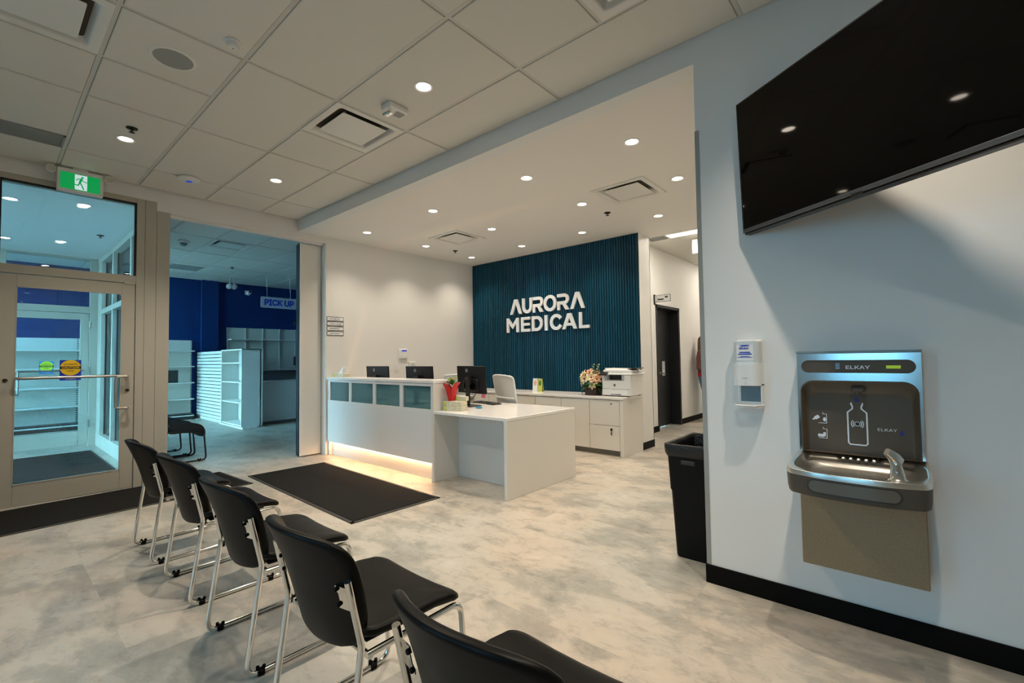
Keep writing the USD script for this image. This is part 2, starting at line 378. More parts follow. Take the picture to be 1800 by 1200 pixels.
# corridor
CX = -3.32
struct('wall_corridor', cat(bx(CX - .3, CX, 6.37, 7.68, 0, 3.5), bx(CX - .3, CX, 8.70, 12.1, 0, 3.5), bx(CX - .3, CX, 7.68, 8.70, 2.185, 3.5), bx(CX, -2.83, 6.36, 6.372, 0, 3.5)), 'wall_paint', 'off-white corridor wall with the black door', 'wall')
struct('wall_corridor_end', cat(bx(-1.3, -1.18, 6.42, 12.1, 0, 3.5), bx(CX, -1.2, 12.0, 12.12, 0, 3.5), bx(-1.3, -.76, 6.42, 6.5, 0, 3.5)), 'wall_paint', 'far and right-hand walls of the corridor', 'wall')
struct('baseboard_corridor', cat(cb(CX, CX + .009, 6.38, 7.66, 0, .10, .002), cb(CX, CX + .009, 8.72, 12.0, 0, .10, .002)), 'black_rubber', 'black baseboard along the corridor wall', 'baseboard')
# pharmacy shell
struct('wall_pharmacy', bx(XP - .12, XP, -1.3, 7.1, 0, 3.5), 'navy', 'deep blue back wall of the pharmacy', 'wall')
struct('wall_pharmacy_side', bx(XP, W, 7.0, 7.12, 0, 3.5), 'navy', 'deep blue side wall of the pharmacy', 'wall')
struct('wall_column', bx(XP, XP + .10, 3.45, 3.80, 0, 3.5), 'navy', 'shallow deep blue column on the back wall of the pharmacy', 'wall')

# ceilings
def tile_ceiling(name, label, rows, xs_of, z, x0, x1):
    c = Thing(name, label, 'ceiling', kind='structure')
    tees = []
    for i, (y0, y1) in enumerate(rows):
        xs = sorted(xs_of(i, y0)); tees.append(bx(x0, x1, y0 - .012, y0 + .012, z, z + .03))
        for a, b, keep in xs:
            tees.append(bx(b - .012, b + .012, y0, y1, z + .0005, z + .03))
            if keep: c.part('ceiling_tile', cb(a + .0145, b - .0145, y0 + .0145, y1 - .0145, z - .006, z + .012, .004), 'tile')
    tees.append(bx(x0, x1, rows[-1][1] - .012, rows[-1][1], z, z + .03))
    c.part('tee_grid', cat(tees), 'tee'); c.part('backing', bx(x0, x1, rows[0][0], rows[-1][1], z + .028, z + .05), 'dark_gap')
    return c
U = .609
G = lambda k: -.651 - U * k                    # grid lines across the waiting area; G(9) is the left wall
def lobby_row(i, y0):
    def seg(ks, skip=()):                      # ks: grid numbers of the joints, from the right
        ks = list(ks); return [(max(G(b), W), G(a), (a, b) not in skip) for a, b in zip(ks, ks[1:])]
    if abs(y0 + .166) < .02: return seg([-6, -4, -2, 0, 2, 4, 5, 6, 7.5, 8, 9], {(4, 5), (7.5, 8)})
    if abs(y0 - .443) < .02: return seg([-6, -4, -2, 0, 2, 4, 5, 6, 8, 9])
    if abs(y0 - 1.66) < .02: return seg([-6, -4, -2, 0, 1, 2, 4, 5, 6, 8, 9], {(0, 1), (4, 5)})
    return seg([-6, -4, -2, 0, 2, 4, 6, 8, 9])
ys = [YF] + [.443 + .6085 * k for k in range(-4, 4)] + [RB]
tile_ceiling('ceiling', 'suspended ceiling of off-white mineral tiles over the waiting area', list(zip(ys, ys[1:])), lobby_row, ZC, W, XE)
py = [1.32] + [1.8315 + .6085 * k for k in range(0, 9)] + [7.0]
pcells = [XP, -12.06, -10.84, -9.62, -8.40, -7.18, W - .12]
def pharm_row(i, y0):
    o = [(a, b, True) for a, b in zip(pcells, pcells[1:])]
    if abs(y0 - 2.44) < .02:                  # the diffuser of the pharmacy hangs in this row
        o = [q for q in o if q[0] != -9.62]; o += [(-9.62, -9.01, True), (-9.01, -8.40, False)]
    return o
tile_ceiling('ceiling_pharmacy', 'suspended tile ceiling of the dim blue pharmacy', list(zip(py, py[1:])), pharm_row, ZP, XP, W - .12)
struct('ceiling_pharmacy_front', cat(bx(XP, XV - .05, -1.3, 1.32, ZP, ZP + .05)), 'tile', 'pharmacy ceiling towards the street', 'ceiling')
struct('ceiling_lower', move(ext(sbox(W, RB + .12, -.76, 6.42).difference(unary_union([sbox(x - .28, y - .28, x + .28, y + .28) for x, y in ((-2.18, 4.43), (-4.86, 4.45))])), .06), 0, 0, ZL), 'ceiling_paint', 'smooth painted lower ceiling over the reception desk', 'ceiling')
struct('ceiling_lower_edge', bx(W, -.76, 6.41, 6.43, ZL, 3.5), 'ceiling_paint', 'drop edge of the lower ceiling towards the corridor', 'ceiling')
struct('ceiling_vestibule', bx(XV - .05, W - .12, YF, 1.34, 2.985, 3.05), 'ceiling_paint', 'smooth ceiling of the entrance vestibule', 'ceiling')
struct('ceiling_corridor', cat(bx(CX, -1.2, 6.42, 12.0, 3.2, 3.24), bx(CX, CX + .02, 6.42, 12, 3.188, 3.2)), 'tile', 'tiled ceiling of the corridor', 'ceiling')

# ---- storefront with the glass door
DX = W - .004
t = Thing('door_1', 'glazed entrance door in a wide taupe metal frame with push bar and caution sticker', 'door', kind='structure', world=True)
Y0, Y1, Z1 = .088, 1.052, 2.128
t.part('stile', cb(DX - .045, DX, Y0, .203, .018, Z1, .003), 'frame_metal'); t.part('stile', cb(DX - .045, DX, .945, Y1, .018, Z1, .003), 'frame_metal')
t.part('top_rail', cb(DX - .045, DX, .203, .945, 2.012, Z1, .003), 'frame_metal'); t.part('bottom_rail', cb(DX - .045, DX, .203, .945, .018, .212, .003), 'frame_metal')
t.part('pane', bx(DX - .028, DX - .020, .20, .948, .208, 2.016), 'pane_tint')
t.part('glazing_bead', cat(bx(DX - .006, DX + .003, .200, .208, .205, 2.02), bx(DX - .006, DX + .003, .940, .948, .205, 2.02), bx(DX - .006, DX + .003, .2, .948, 2.008, 2.018), bx(DX - .006, DX + .003, .2, .948, .206, .216)), 'frame_metal')
pbx = DX + .075
t.part('push_bar', tube(fillet([(DX, .215, 1.172), (pbx, .215, 1.172), (pbx, .985, 1.172), (DX, .992, 1.172)], .03), .0125, 12), 'steel', smooth=40)
t.part('pull_handle', tube(fillet([(DX, .995, 1.166), (pbx + .012, .995, 1.166), (pbx + .012, .895, 1.160), (pbx + .012, .895, .845), (pbx + .012, .995, .842), (DX, .995, .842)], .03), .0125, 12), 'steel', smooth=40)
t.part('lock_cylinder', cat(xf(lathe([(.017, 0), (.017, .006), (.012, .010)], 18), roty(math.pi / 2), (DX, .146, 1.158)), xf(lathe([(.015, 0), (.015, .006), (.010, .010)], 18), roty(math.pi / 2), (DX, 1.0, 1.02))), 'brass', smooth=40)
t.part('pivot_hinge', cb(DX - .03, DX + .012, .96, 1.05, 2.118, 2.150, .004), 'frame_metal')
t.part('door_sweep', bx(DX - .04, DX - .004, Y0, Y1, .004, .020), 'white_metal')
def sticker(px, cy, cz, w, h, ycol, bcol, small=False):
    base = ext(rr(w, h, .006), .0012)
    s = t.part('sticker', xf(base, FACE_X, (px, cy, cz)), bcol, label='round yellow caution sticker on a blue square' if not small else 'smaller lime and blue caution sticker seen through the glass')
    R = w * .49; dz = h / 2 - R
    subpart(s, 'disc', xf(ext(Point(0, dz).buffer(R, 24), .0010), FACE_X, (px + .0012, cy, cz)), ycol)
    subpart(s, 'band', xf(ext(sbox(-w / 2, dz - R * .17, w / 2, dz + R * .20), .0008), FACE_X, (px + .0022, cy, cz)), 'ink_dark')
    fz = w / .152
    wd = lambda tx, hh, y, mm, zz: subpart(s, 'lettering', xf(text(tx, hh * fz, .0006, True, True), FACE_X @ np.diag([min(1, .88 * w / (text(tx, hh * fz).bounds[1][0])), 1, 1]), (px + zz, cy, cz + y)), mm)
    wd('CAUTION', .019, dz + .002 * fz, 'sticker_yellow' if not small else 'sticker_lime', .003)
    wd('AUTOMATIC', .0115, dz + R * .45, 'ink_dark', .0022); wd('DOOR', .0115, dz - R * .42, 'ink_dark', .0022)
    wd('ACTIVATE SWITCH', .0085, -h / 2 + .030 * fz, 'paper', .0013); wd('TO OPERATE', .0085, -h / 2 + .013 * fz, 'paper', .0013)
sticker(DX - .0195, .572, 1.238, .152, .196, 'sticker_yellow', 'sticker_blue')
stick = sticker
# frame around it
t = Thing('trim_entrance', 'taupe metal storefront frame around the glazed entrance door', 'door frame', kind='structure', world=True)
t.part('jamb', cb(Wb - .02, W + .006, 1.056, 1.125, 0, 3.045, .003), 'frame_metal'); t.part('jamb', cb(Wb - .02, W + .006, 1.1265, 1.225, 0, 3.045, .003), 'frame_metal')
t.part('jamb', cb(Wb - .02, W + .006, 1.2265, 1.345, 0, 2.95, .003), 'frame_metal'); t.part('jamb', cb(Wb, W + .006, .02, .084, 0, 3.045, .003), 'frame_metal')
t.part('transom_bar', cb(Wb, W + .006, .084, 1.056, 2.134, 2.215, .003), 'frame_metal'); t.part('head', cb(Wb, W + .006, YF, 1.055, 2.995, 3.0449, .003), 'frame_metal')
t.part('side_rail', cat(cb(Wb, W + .006, YF, .02, 0, .2, .003), cb(Wb, W + .006, YF, .02, 2.134, 2.215, .003), cb(Wb, W + .006, -1.2, -1.13, .2, 2.995, .003)), 'frame_metal')
t = Thing('window_1', 'transom window above the glazed entrance door', 'window', kind='structure', world=True)
t.part('pane', bx(W - .05, W - .042, .084, 1.056, 2.215, 2.995), 'pane_tint')
t.part('gasket', cat(bx(W - .04, W - .012, .084, .096, 2.215, 2.995), bx(W - .04, W - .012, 1.040, 1.056, 2.215, 2.995), bx(W - .04, W - .012, .084, 1.056, 2.978, 2.995)), 'gasket')
t = Thing('window_2', 'sidelight panes beside the entrance door', 'window', kind='structure', world=True)
t.part('pane', bx(W - .05, W - .042, YF, .02, .2, 2.995), 'pane_tint')

# ---- vestibule
t = Thing('trim_vestibule', 'storefront framing on the right side of the vestibule', 'window frame', kind='structure', world=True)
VY = 1.225
for a, b in ((XV, -9.58), (-8.72, -8.65), (-7.50, -7.43), (-6.42, -6.26)): t.part('mullion', cb(a, b, VY, VY + .11, 0, 2.985, .003), 'frame_metal')
for a, b in ((0, .20), (2.075, 2.15), (2.90, 2.985)): t.part('rail', cb(XV, -6.26, VY - .004, VY + .11, a, b, .003), 'frame_metal')
t.part('gasket', cat([bx(x - .01, x + .01, VY + .05, VY + .058, z0, z1) for x in (-9.57, -8.735, -8.635, -7.515, -7.415) for z0, z1 in ((.2, 2.075), (2.15, 2.9))]), 'gasket')
t.part('card_reader', cb(-9.02, -8.90, VY + .03, VY + .055, 1.02, 1.17, .005), 'black_plastic')
t = Thing('window_3', 'glass sidelights between vestibule and pharmacy', 'window', kind='structure', world=True)
for a, b in ((-9.58, -8.72), (-8.65, -7.50), (-7.43, -6.42)):
    for z0, z1 in ((.2, 2.075), (2.15, 2.9)): t.part('pane', bx(a, b, VY + .06, VY + .066, z0, z1), 'pane_tint')
t = Thing('door_2', 'inner vestibule door of pale framed glass leading to the pharmacy', 'door', kind='structure', world=True)
t.part('stile', cb(XV - .045, XV, .22, .318, .03, 2.10, .003), 'frame_metal'); t.part('stile', cb(XV - .045, XV, 1.02, 1.125, .03, 2.10, .003), 'frame_metal')
t.part('top_rail', cb(XV - .045, XV, .318, 1.02, 1.998, 2.10, .003), 'frame_metal'); t.part('bottom_rail', cb(XV - .045, XV, .318, 1.02, .03, .25, .003), 'frame_metal')
t.part('pane', bx(XV - .028, XV - .02, .31, 1.03, .24, 2.0), 'pane_tint')
t.part('push_bar', tube(fillet([(XV, .33, 1.20), (XV + .07, .33, 1.20), (XV + .07, 1.05, 1.20), (XV, 1.07, 1.20)], .03), .012, 8), 'steel', smooth=40)
t.part('pull_handle', tube(fillet([(XV, .33, 1.20), (XV + .09, .36, 1.20), (XV + .09, .36, .86), (XV, .33, .86)], .03), .012, 8), 'steel', smooth=40)
t.part('hinge', cat(*[cyl((XV + .006, 1.13, z), (XV + .006, 1.13, z + .12), .010, 8) for z in (.30, 1.13, 1.86)]), 'steel', smooth=40)
sticker(XV + .002, .653, 1.250, .155, .19, 'sticker_lime', 'sticker_sky', True)
t = Thing('trim_inner_door', 'pale frame around the inner vestibule door', 'door frame', kind='structure', world=True)
t.part('jamb', cb(XV - .1, XV + .004, 1.13, 1.24, 0, 2.985, .003), 'frame_metal'); t.part('jamb', cb(XV - .1, XV + .004, .10, .215, 0, 2.985, .003), 'frame_metal')
t.part('transom_bar', cb(XV - .1, XV + .004, .215, 1.13, 2.108, 2.21, .003), 'frame_metal'); t.part('head', cb(XV - .1, XV + .007, YF, 1.24, 2.955, 3.05, .003), 'frame_metal')
t.part('transom_pane', bx(XV - .05, XV - .044, .2, 1.14, 2.21, 2.96), 'pane_tint')
t.part('side_frame', cat(cb(XV - .1, XV + .004, -1.2, -1.1, 0, 2.985, .003), cb(XV - .1, XV + .004, YF, .1, 0, .2, .003), cb(XV - .1, XV + .004, YF, .1, 2.108, 2.21, .003)), 'frame_metal')
t.part('side_pane', bx(XV - .05, XV - .044, YF, .1, .2, 2.96), 'pane_tint')
# street windows behind the viewpoint
t = Thing('window_4', 'large street windows behind the viewpoint', 'window', kind='structure', world=True)
for a, b in ((-3.3, -2.2), (-.82, -.06), (XV + .1, W - .1)):
    t.part('pane', bx(a, b, YF - .066, YF - .06, .1, 2.95), 'pane_solar' if a > -4 else 'pane')
    n = max(1, round((b - a) / 1.2)); t.part('mullion', cat([cb(a + (b - a) * k / n - .03, a + (b - a) * k / n + .03, YF - .1, YF, .1, 2.95) for k in range(1, n)] + [cb(a, b, YF - .1, YF, 2.1, 2.17)]), 'frame_metal')

t.part('pane', bx(XP, XV - .1, -1.27, -1.264, .1, 2.98), 'pane'); t.part('mullion', cat([cb(XP + (XV - XP) * k / 2 - .03, XP + (XV - XP) * k / 2 + .03, -1.3, -1.2, .1, 2.98) for k in range(1, 2)]), 'frame_metal')
# ---- the black corridor door
t = Thing('door_3', 'black steel door set deep in the corridor wall, with an accessibility plate', 'door', kind='structure', world=True)
for a, b, z0, z1 in ((7.66, 7.70, 0, 2.20), (8.66, 8.72, 0, 2.20), (7.66, 8.72, 2.15, 2.20)): t.part('frame', cb(CX - .2, CX + .014, a, b, z0, z1, .003), 'black_metal')
t.part('leaf', cb(CX - .22, CX - .17, 7.70, 8.66, .008, 2.15, .003), 'black_metal')
h = t.part('lever_handle', cat(xf(lathe([(.026, 0), (.026, .008), (.012, .012), (.010, .05)], 14), roty(math.pi / 2), (CX - .17, 8.20, .98)), cyl((CX - .125, 8.19, .98), (CX - .125, 8.33, .98), .010, 10)), 'steel', smooth=40)
pl = t.part('sign_plate', xf(ext(rr(.13, .27, .008), .004), FACE_X, (CX - .17, 8.345, 1.065)), 'sign_grey', label='small blue-grey accessibility plate with white figure')
subpart(pl, 'wheelchair_symbol', xf(cat(ext(Point(0, .105).buffer(.014), .001), ext(stroke([(0, .09), (0, .045), (.028, .045), (.038, .012)], .014, 'round', 'round'), .001), ext(Point(0, .03).buffer(.034).difference(Point(0, .03).buffer(.024)).difference(sbox(0, .03, .1, .1)), .001), ext(sbox(-.04, -.10, .04, -.06), .001), ext(sbox(-.04, -.05, .04, -.02), .001)), FACE_X, (CX - .166, 8.345, 1.065)), 'icon_white')

# ================================================================== ceiling fittings
def beam_at(loc, power):
    l = UsdLux.SphereLight.Define(stage, fresh('/World', 'downlight_beam')); l.CreateRadiusAttr(.03); l.CreateIntensityAttr(power); l.CreateColorAttr(Gf.Vec3f(*LAMP_COL))
    sh = UsdLux.ShapingAPI.Apply(l.GetPrim()); sh.CreateShapingConeAngleAttr(BEAM_ANGLE); sh.CreateShapingConeSoftnessAttr(BEAM_SOFT)
    l.AddTranslateOp().Set(Gf.Vec3d(loc[0], loc[1], loc[2] - .006))
def make_downlight(name, loc, label, lens, group):
    t = Thing(name, label, 'ceiling light', loc, group=group)
    t.part('trim_ring', lathe([(.050, .004), (.0505, -.002), (.062, -.005), (.068, -.002), (.068, .0005)], 28), 'white_metal', smooth=40)
    t.part('lens', lathe([(.051, .004), (.049, -.0008), (.0, -.0010)][:2] + [(.0005, -.001)], 24), lens)
    return t
HI = [(-2.487, 1.975, 'round recessed downlight in the tiled ceiling beside the ceiling strobe'),
      (-4.93, .765, 'round recessed downlight in the tiled ceiling beside the sprinkler, near the exit sign'),
      (-4.945, 1.985, 'round recessed downlight in the tiled ceiling nearest the ceiling beam on the left'),
      (-2.487, .765, None), (-.03, 1.985, None), (-.03, .765, None)]
for i, (x, y, lab) in enumerate(HI):
    lab = lab or ['recessed downlight in the tiled ceiling right above the middle of the chair row', 'recessed downlight in the tiled ceiling right above the drinking fountain', 'recessed downlight in the tiled ceiling just in front of the viewpoint'][i - 3]
    g = 'downlights in the tiled ceiling'
    if i == 0: DL = make_downlight('downlight', (x, y, ZC - .006), lab, 'lens', g)
    else: DL.copy((x, y, ZC - .006), 0, lab, g)
for i, (x, y, lab) in enumerate(HI): beam_at((x, y, ZC - .006), BEAM)
LO = [(-1.645, 3.42, 'largest-looking recessed downlight of the smooth ceiling, close to the television wall'),
      (-2.745, 3.42, 'recessed downlight in the front row of the smooth ceiling, second from the television wall'),
      (-4.168, 3.435, 'recessed downlight in the front row of the smooth ceiling, third from the television wall'),
      (-5.53, 3.41, 'recessed downlight in the front row of the smooth ceiling, nearest the left wall'),
      (-1.665, 4.437, 'recessed downlight right of the large ceiling diffuser, middle row of the smooth ceiling'),
      (-2.76, 4.437, 'recessed downlight left of the large ceiling diffuser, middle row of the smooth ceiling'),
      (-4.19, 4.46, 'recessed downlight right of the far ceiling diffuser, middle row of the smooth ceiling'),
      (-5.56, 4.44, 'recessed downlight left of the far ceiling diffuser, middle row of the smooth ceiling'),
      (-3.398, 5.455, 'recessed downlight in the back row, over the right part of the teal wall'),
      (-4.50, 5.465, 'recessed downlight in the back row, over the lettering on the teal wall'),
      (-5.63, 5.48, 'recessed downlight in the back row, at the left end of the teal wall'),
      (-2.3, 5.46, None)]
for i, (x, y, lab) in enumerate(LO):
    if i == 0: DLO = make_downlight('downlight', (x, y, ZL), lab, 'lens', 'downlights in the smooth ceiling')
    else: DLO.copy((x, y, ZL), 0, lab or 'recessed downlight in the smooth ceiling hidden behind the television wall')
    beam_at((x, y, ZL), BEAM_LOW)
for i, (x, y, lab) in enumerate([(-6.86, .165, 'vestibule downlight at the left edge of the transom window'), (-6.60, .69, 'vestibule downlight under the exit sign, seen through the transom'),
        (-9.02, .176, 'farther vestibule downlight at the left edge of the transom window'), (-8.78, .69, 'farther vestibule downlight in the middle of the transom window')]):
    if i == 0: DV = make_downlight('vestibule_downlight', (x, y, 2.985), lab, 'lens_vestibule', 'downlights in the vestibule')
    else: DV.copy((x, y, 2.985), 0, lab)

def make_diffuser(loc, label, s=.585):
    t = Thing('ceiling_diffuser', label, 'air diffuser', loc, group='square ceiling diffusers')
    h = s / 2; q = h - .055; r = [ring_of(h, h, .003, 2), ring_of(h, h, .003, 2), ring_of(h - .004, h - .004, .003, 2), ring_of(q + .01, q + .01, .02, 2), ring_of(q, q, .03, 2), ring_of(q - .03, q - .03, .03, 2)]
    zz = [.004, -.008, -.010, -.010, -.002, .055]
    t.part('frame', loft([np.column_stack([a, np.full(len(a), z)]) for a, z in zip(r, zz)], False, False), 'white_metal', smooth=35)
    t.part('neck', bx(-q + .02, q - .02, -q + .02, q - .02, .05, .06), 'duct')
    p = q - .045
    t.part('plaque', pillow(ring_of(p, p, .01, 3), [(.03, .004), (0, -.004), (0, -.008), (.004, -.010)]), 'white_metal', smooth=35)
    t.part('hanger', cat([cyl((sx * p * .8, sy * p * .8, .0), (sx * p * .8, sy * p * .8, .055), .006, 8) for sx in (-1, 1) for sy in (-1, 1)]), 'grille_grey')
    return t
D0 = make_diffuser(((G(4) + G(5)) / 2, 1.964, ZC), 'square plaque diffuser in the tiled ceiling beside the ceiling strobe')
D0.copy((-2.18, 4.43, ZL - .002), 0, 'large square diffuser in the smooth ceiling near the right-hand downlights')
D0.copy((-4.86, 4.45, ZL - .002), 0, 'square diffuser in the smooth ceiling farther away, towards the left wall')
D0.copy(((G(4) + G(5)) / 2, .139, ZC), 0, 'square diffuser at the top left corner of the picture')
D0.copy(((G(0) + G(1)) / 2, 1.964, ZC), 0, 'square diffuser cut by the top edge of the picture')
D0.copy((-8.705, 2.744, ZP), 0, 'square diffuser in the dim pharmacy ceiling')
t = Thing('return_grille', 'narrow grey return-air grille in the tiled ceiling near the exit sign', 'air grille', world=True)
t.part('frame', cat(bx(-5.51, -5.495, -.15, .43, ZC - .012, ZC + .01), bx(-5.245, -5.23, -.15, .43, ZC - .012, ZC + .01), bx(-5.51, -5.23, .415, .43, ZC - .012, ZC + .01), bx(-5.51, -5.23, -.15, -.135, ZC - .012, ZC + .01)), 'grille_grey')
t.part('backing', bx(-5.51, -5.23, -.15, .43, ZC + .008, ZC + .012), 'dark_gap')
t.part('blades', cat([bx(-5.495 + .0125 * k, -5.489 + .0125 * k, -.135, .415, ZC - .008, ZC + .006) for k in range(20)]), 'grille_grey', kind='stuff')
t = Thing('ceiling_speaker', 'round grey ceiling speaker with white rim in the tiled ceiling', 'speaker', ((G(4) + G(5)) / 2 - .005, .748, ZC - .006))
t.part('rim', lathe([(.102, .004), (.104, -.006), (.118, -.006), (.124, -.001), (.124, .003)], 40), 'white_metal', smooth=40)
t.part('grille', lathe([(.104, -.003), (.06, -.006), (.001, -.007)], 40), 'grille_grey', smooth=40)
def make_sprinkler(loc, label):
    t = Thing('sprinkler', label, 'sprinkler', loc, group='ceiling sprinklers')
    t.part('escutcheon', lathe([(.040, .002), (.038, -.006), (.018, -.010), (.010, -.014)], 20), 'brass', smooth=40)
    t.part('body', cat(cyl((0, 0, -.010), (0, 0, -.022), .008, 10), tube([(-.010, 0, -.018), (-.014, 0, -.026), (0, 0, -.034)], .003, 6), tube([(.010, 0, -.018), (.014, 0, -.026), (0, 0, -.034)], .003, 6)), 'brass')
    t.part('deflector', lathe([(.003, -.032), (.020, -.034), (.019, -.036), (.002, -.037)], 16), 'brass')
    return t
S0 = make_sprinkler((-4.66, .76, ZC - .006), 'small dark sprinkler beside the downlight near the exit sign')
S0.copy((-2.70, 4.91, ZL), 0, 'small dark sprinkler in the smooth ceiling above the teal wall')
S0.copy((-5.46, 4.95, ZL), 0, 'small dark sprinkler beside the far diffuser of the smooth ceiling')
S0.copy((-8.0, 1.0, 2.985), 0, 'small sprinkler in the vestibule ceiling at the right of the transom')
S0.copy((-10.70, 3.42, ZP - .006), 0, 'small sprinkler in the pharmacy ceiling')
t = Thing('smoke_alarm', 'small white ceiling sensor in the tiled ceiling beside the round speaker', 'sensor', (-2.955, .94, ZC - .006))
t.part('base', lathe([(.040, .002), (.042, -.006), (.038, -.012)], 24), 'white_plastic', smooth=40)
t.part('head', lathe([(.030, -.010), (.031, -.028), (.026, -.038), (.004, -.041)], 24), 'white_plastic', smooth=40)
t.part('indicator', lathe([(.004, -.040), (.003, -.043), (.0005, -.044)], 8), 'ink_dark')
t = Thing('access_point', 'flat round white ceiling device with a small blue light', 'access point', (-5.515, 1.36, ZC - .006))
t.part('body', lathe([(.088, .001), (.100, -.006), (.100, -.018), (.085, -.030), (.04, -.036), (.001, -.037)], 36), 'white_plastic', smooth=40)
t.part('indicator', lathe([(.030, -.0368), (.028, -.038), (.001, -.038)], 16), 'blue_lit')
t = Thing('ceiling_strobe', 'white box-shaped ceiling strobe with slotted sounder and clear lens', 'strobe', (-2.845, 1.99, ZC - .006), rz=math.radians(0))
t.part('body', cb(-.055, .055, -.085, .085, -.050, .002, .008), 'white_plastic')
t.part('slot', cat([bx(-.034 + .011 * k, -.029 + .011 * k, -.01, .065, -.0508, -.0495) for k in range(7)]), 'ink_dark')
t.part('lens', cat(xf(loft([at_z(ring_of(.052 - i, .030 - i * .7, .008, 4), z) for i, z in ((0, 0), (.002, -.02), (.012, -.034), (.03, -.038))]), t=(0, -.055, -.049))), 'clear_cover', smooth=40)
t.part('flash_tube', cyl((-.03, -.055, -.064), (.03, -.055, -.064), .009, 10), 'chrome')
# exit sign over the door
t = Thing('exit_sign', 'green running-man exit sign with two lamp heads above the glass door', 'exit sign', (-6.02, .60, 3.05))
t.part('housing', cb(-.035, .022, -.165, .165, -.108, .112, .006), 'white_plastic')
t.part('bracket', cb(-.03, .012, -.055, .055, .108, .131, .003), 'white_plastic')
f = t.part('face', cb(.018, .0245, -.142, .142, -.085, .072, .001), 'green_lit', label='green lit sign face')
FX = lambda m, x=.0245: xf(m, FACE_X, (x, 0, -.0065))
subpart(f, 'white_field', FX(ext(sbox(-.042, -.072, .046, .072), .0008)), 'white_lit')
man = unary_union([Point(.012, .050).buffer(.0095), stroke([(.004, .034), (-.006, .000)], .017, 'round', 'round'), stroke([(-.030, .018), (-.018, .033), (.004, .034), (.022, .015), (.042, .010)], .008, 'round', 'round'), stroke([(-.006, .0), (.010, -.030), (.020, -.060)], .0105, 'round', 'round'), stroke([(-.006, .0), (-.018, -.030), (-.056, -.026)], .0095, 'round', 'round')])
subpart(f, 'running_figure', FX(ext(man, .001), .0253), 'green_lit')
for s in (-1, 1):
    h = t.part('lamp_head', cat(xf(lathe([(.010, -.03), (.030, -.02), (.037, .012), (.036, .024), (.032, .024), (.028, .010)], 20), roty(math.pi / 2), (.015, s * .205, .075)), cyl((-.02, s * .15, .08), (-.02, s * .205, .08), .010, 8)), 'white_plastic', smooth=40)
    subpart(h, 'reflector', xf(lathe([(.031, .020), (.014, .0115), (.007, .018), (.001, .018)], 18), roty(math.pi / 2), (.015, s * .205, .075)), 'chrome', smooth=40)
# corridor ceiling
t = Thing('corridor_light', 'long white lit ceiling panel in the corridor', 'ceiling light', world=True)
t.part('frame', cat(bx(-2.86, -1.63, 6.975, 6.99, 3.19, 3.205), bx(-2.86, -1.63, 7.235, 7.25, 3.19, 3.205), bx(-2.86, -2.845, 6.975, 7.25, 3.19, 3.205)), 'white_metal'); t.part('lens', bx(-2.845, -1.63, 6.99, 7.235, 3.193, 3.199), 'panel_light')
t = Thing('corridor_light', 'second lit ceiling panel deeper in the corridor', 'ceiling light', world=True)
t.part('frame', cat(bx(-2.86, -1.63, 9.735, 9.75, 3.19, 3.205), bx(-2.86, -1.63, 9.995, 10.01, 3.19, 3.205), bx(-2.86, -2.845, 9.735, 10.01, 3.19, 3.205)), 'white_metal'); t.part('lens', bx(-2.845, -1.63, 9.75, 9.995, 3.193, 3.199), 'panel_light')
t = Thing('corridor_grille', 'grey return-air grille beside the lit corridor ceiling panel', 'air grille', world=True)
t.part('frame', cat(bx(-3.18, -2.90, 6.975, 6.99, 3.19, 3.202), bx(-3.18, -2.90, 7.235, 7.25, 3.19, 3.202)), 'grille_grey'); t.part('blades', cat([bx(-3.18, -2.90, 6.995 + .02 * k, 7.007 + .02 * k, 3.192, 3.2) for k in range(12)]), 'grille_grey', kind='stuff')
t = Thing('hanging_sign', 'plain white box-shaped sign hanging from the corridor ceiling', 'sign', world=True)
t.part('box', cb(-2.61, -2.27, 7.50, 7.56, 2.94, 3.17, .006), 'white_plastic'); t.part('mount', cb(-2.50, -2.38, 7.51, 7.55, 3.17, 3.20, .003), 'white_metal')

# ================================================================== teal slat wall with lettering
t = Thing('slatted_cladding', 'teal panelling of narrow vertical slats behind the reception desk', 'wall panel', world=True)
t.part('backing', bx(-6.14, -2.835, TB + .012, 6.0145, .0, 3.026), 'teal_dark')
NS = 80
for k in range(NS):
    a = -6.138 + 3.30 * k / NS; w = 3.30 / NS
    t.part('slat', cb(a + .0055, a + w - .0055, TB - .006, TB + .0115, .0, 3.022, .003), 'teal')
t = Thing('lettering_sign', 'large white raised letters spelling the clinic name on the teal slats', 'sign', world=True)
def letter(shape, x, z):
    t.part('letter', xf(ext(shape, .028), FACE_Y, (x, TB - .012, z)), 'letter')
    t.part('standoff', xf(cat([xf(lathe([(.006, -.006), (.006, .003)], 8), t=(p.x, p.y, 0)) for p in [shape.representative_point()]]), FACE_Y, (x, TB - .012, z)), 'grille_grey')
H, w = .256, .052
def lam(wd, bar=False):
    k = w * 1.10
    s = Polygon([(0, 0), (k, 0), (wd / 2, H - .075), (wd - k, 0), (wd, 0), (wd / 2 + .034, H), (wd / 2 - .034, H)])
    if bar: s = s.union(Polygon([(wd * .27, .052), (wd * .73, .052), (wd * .66, .052 + w * .85), (wd * .34, .052 + w * .85)]))
    return s
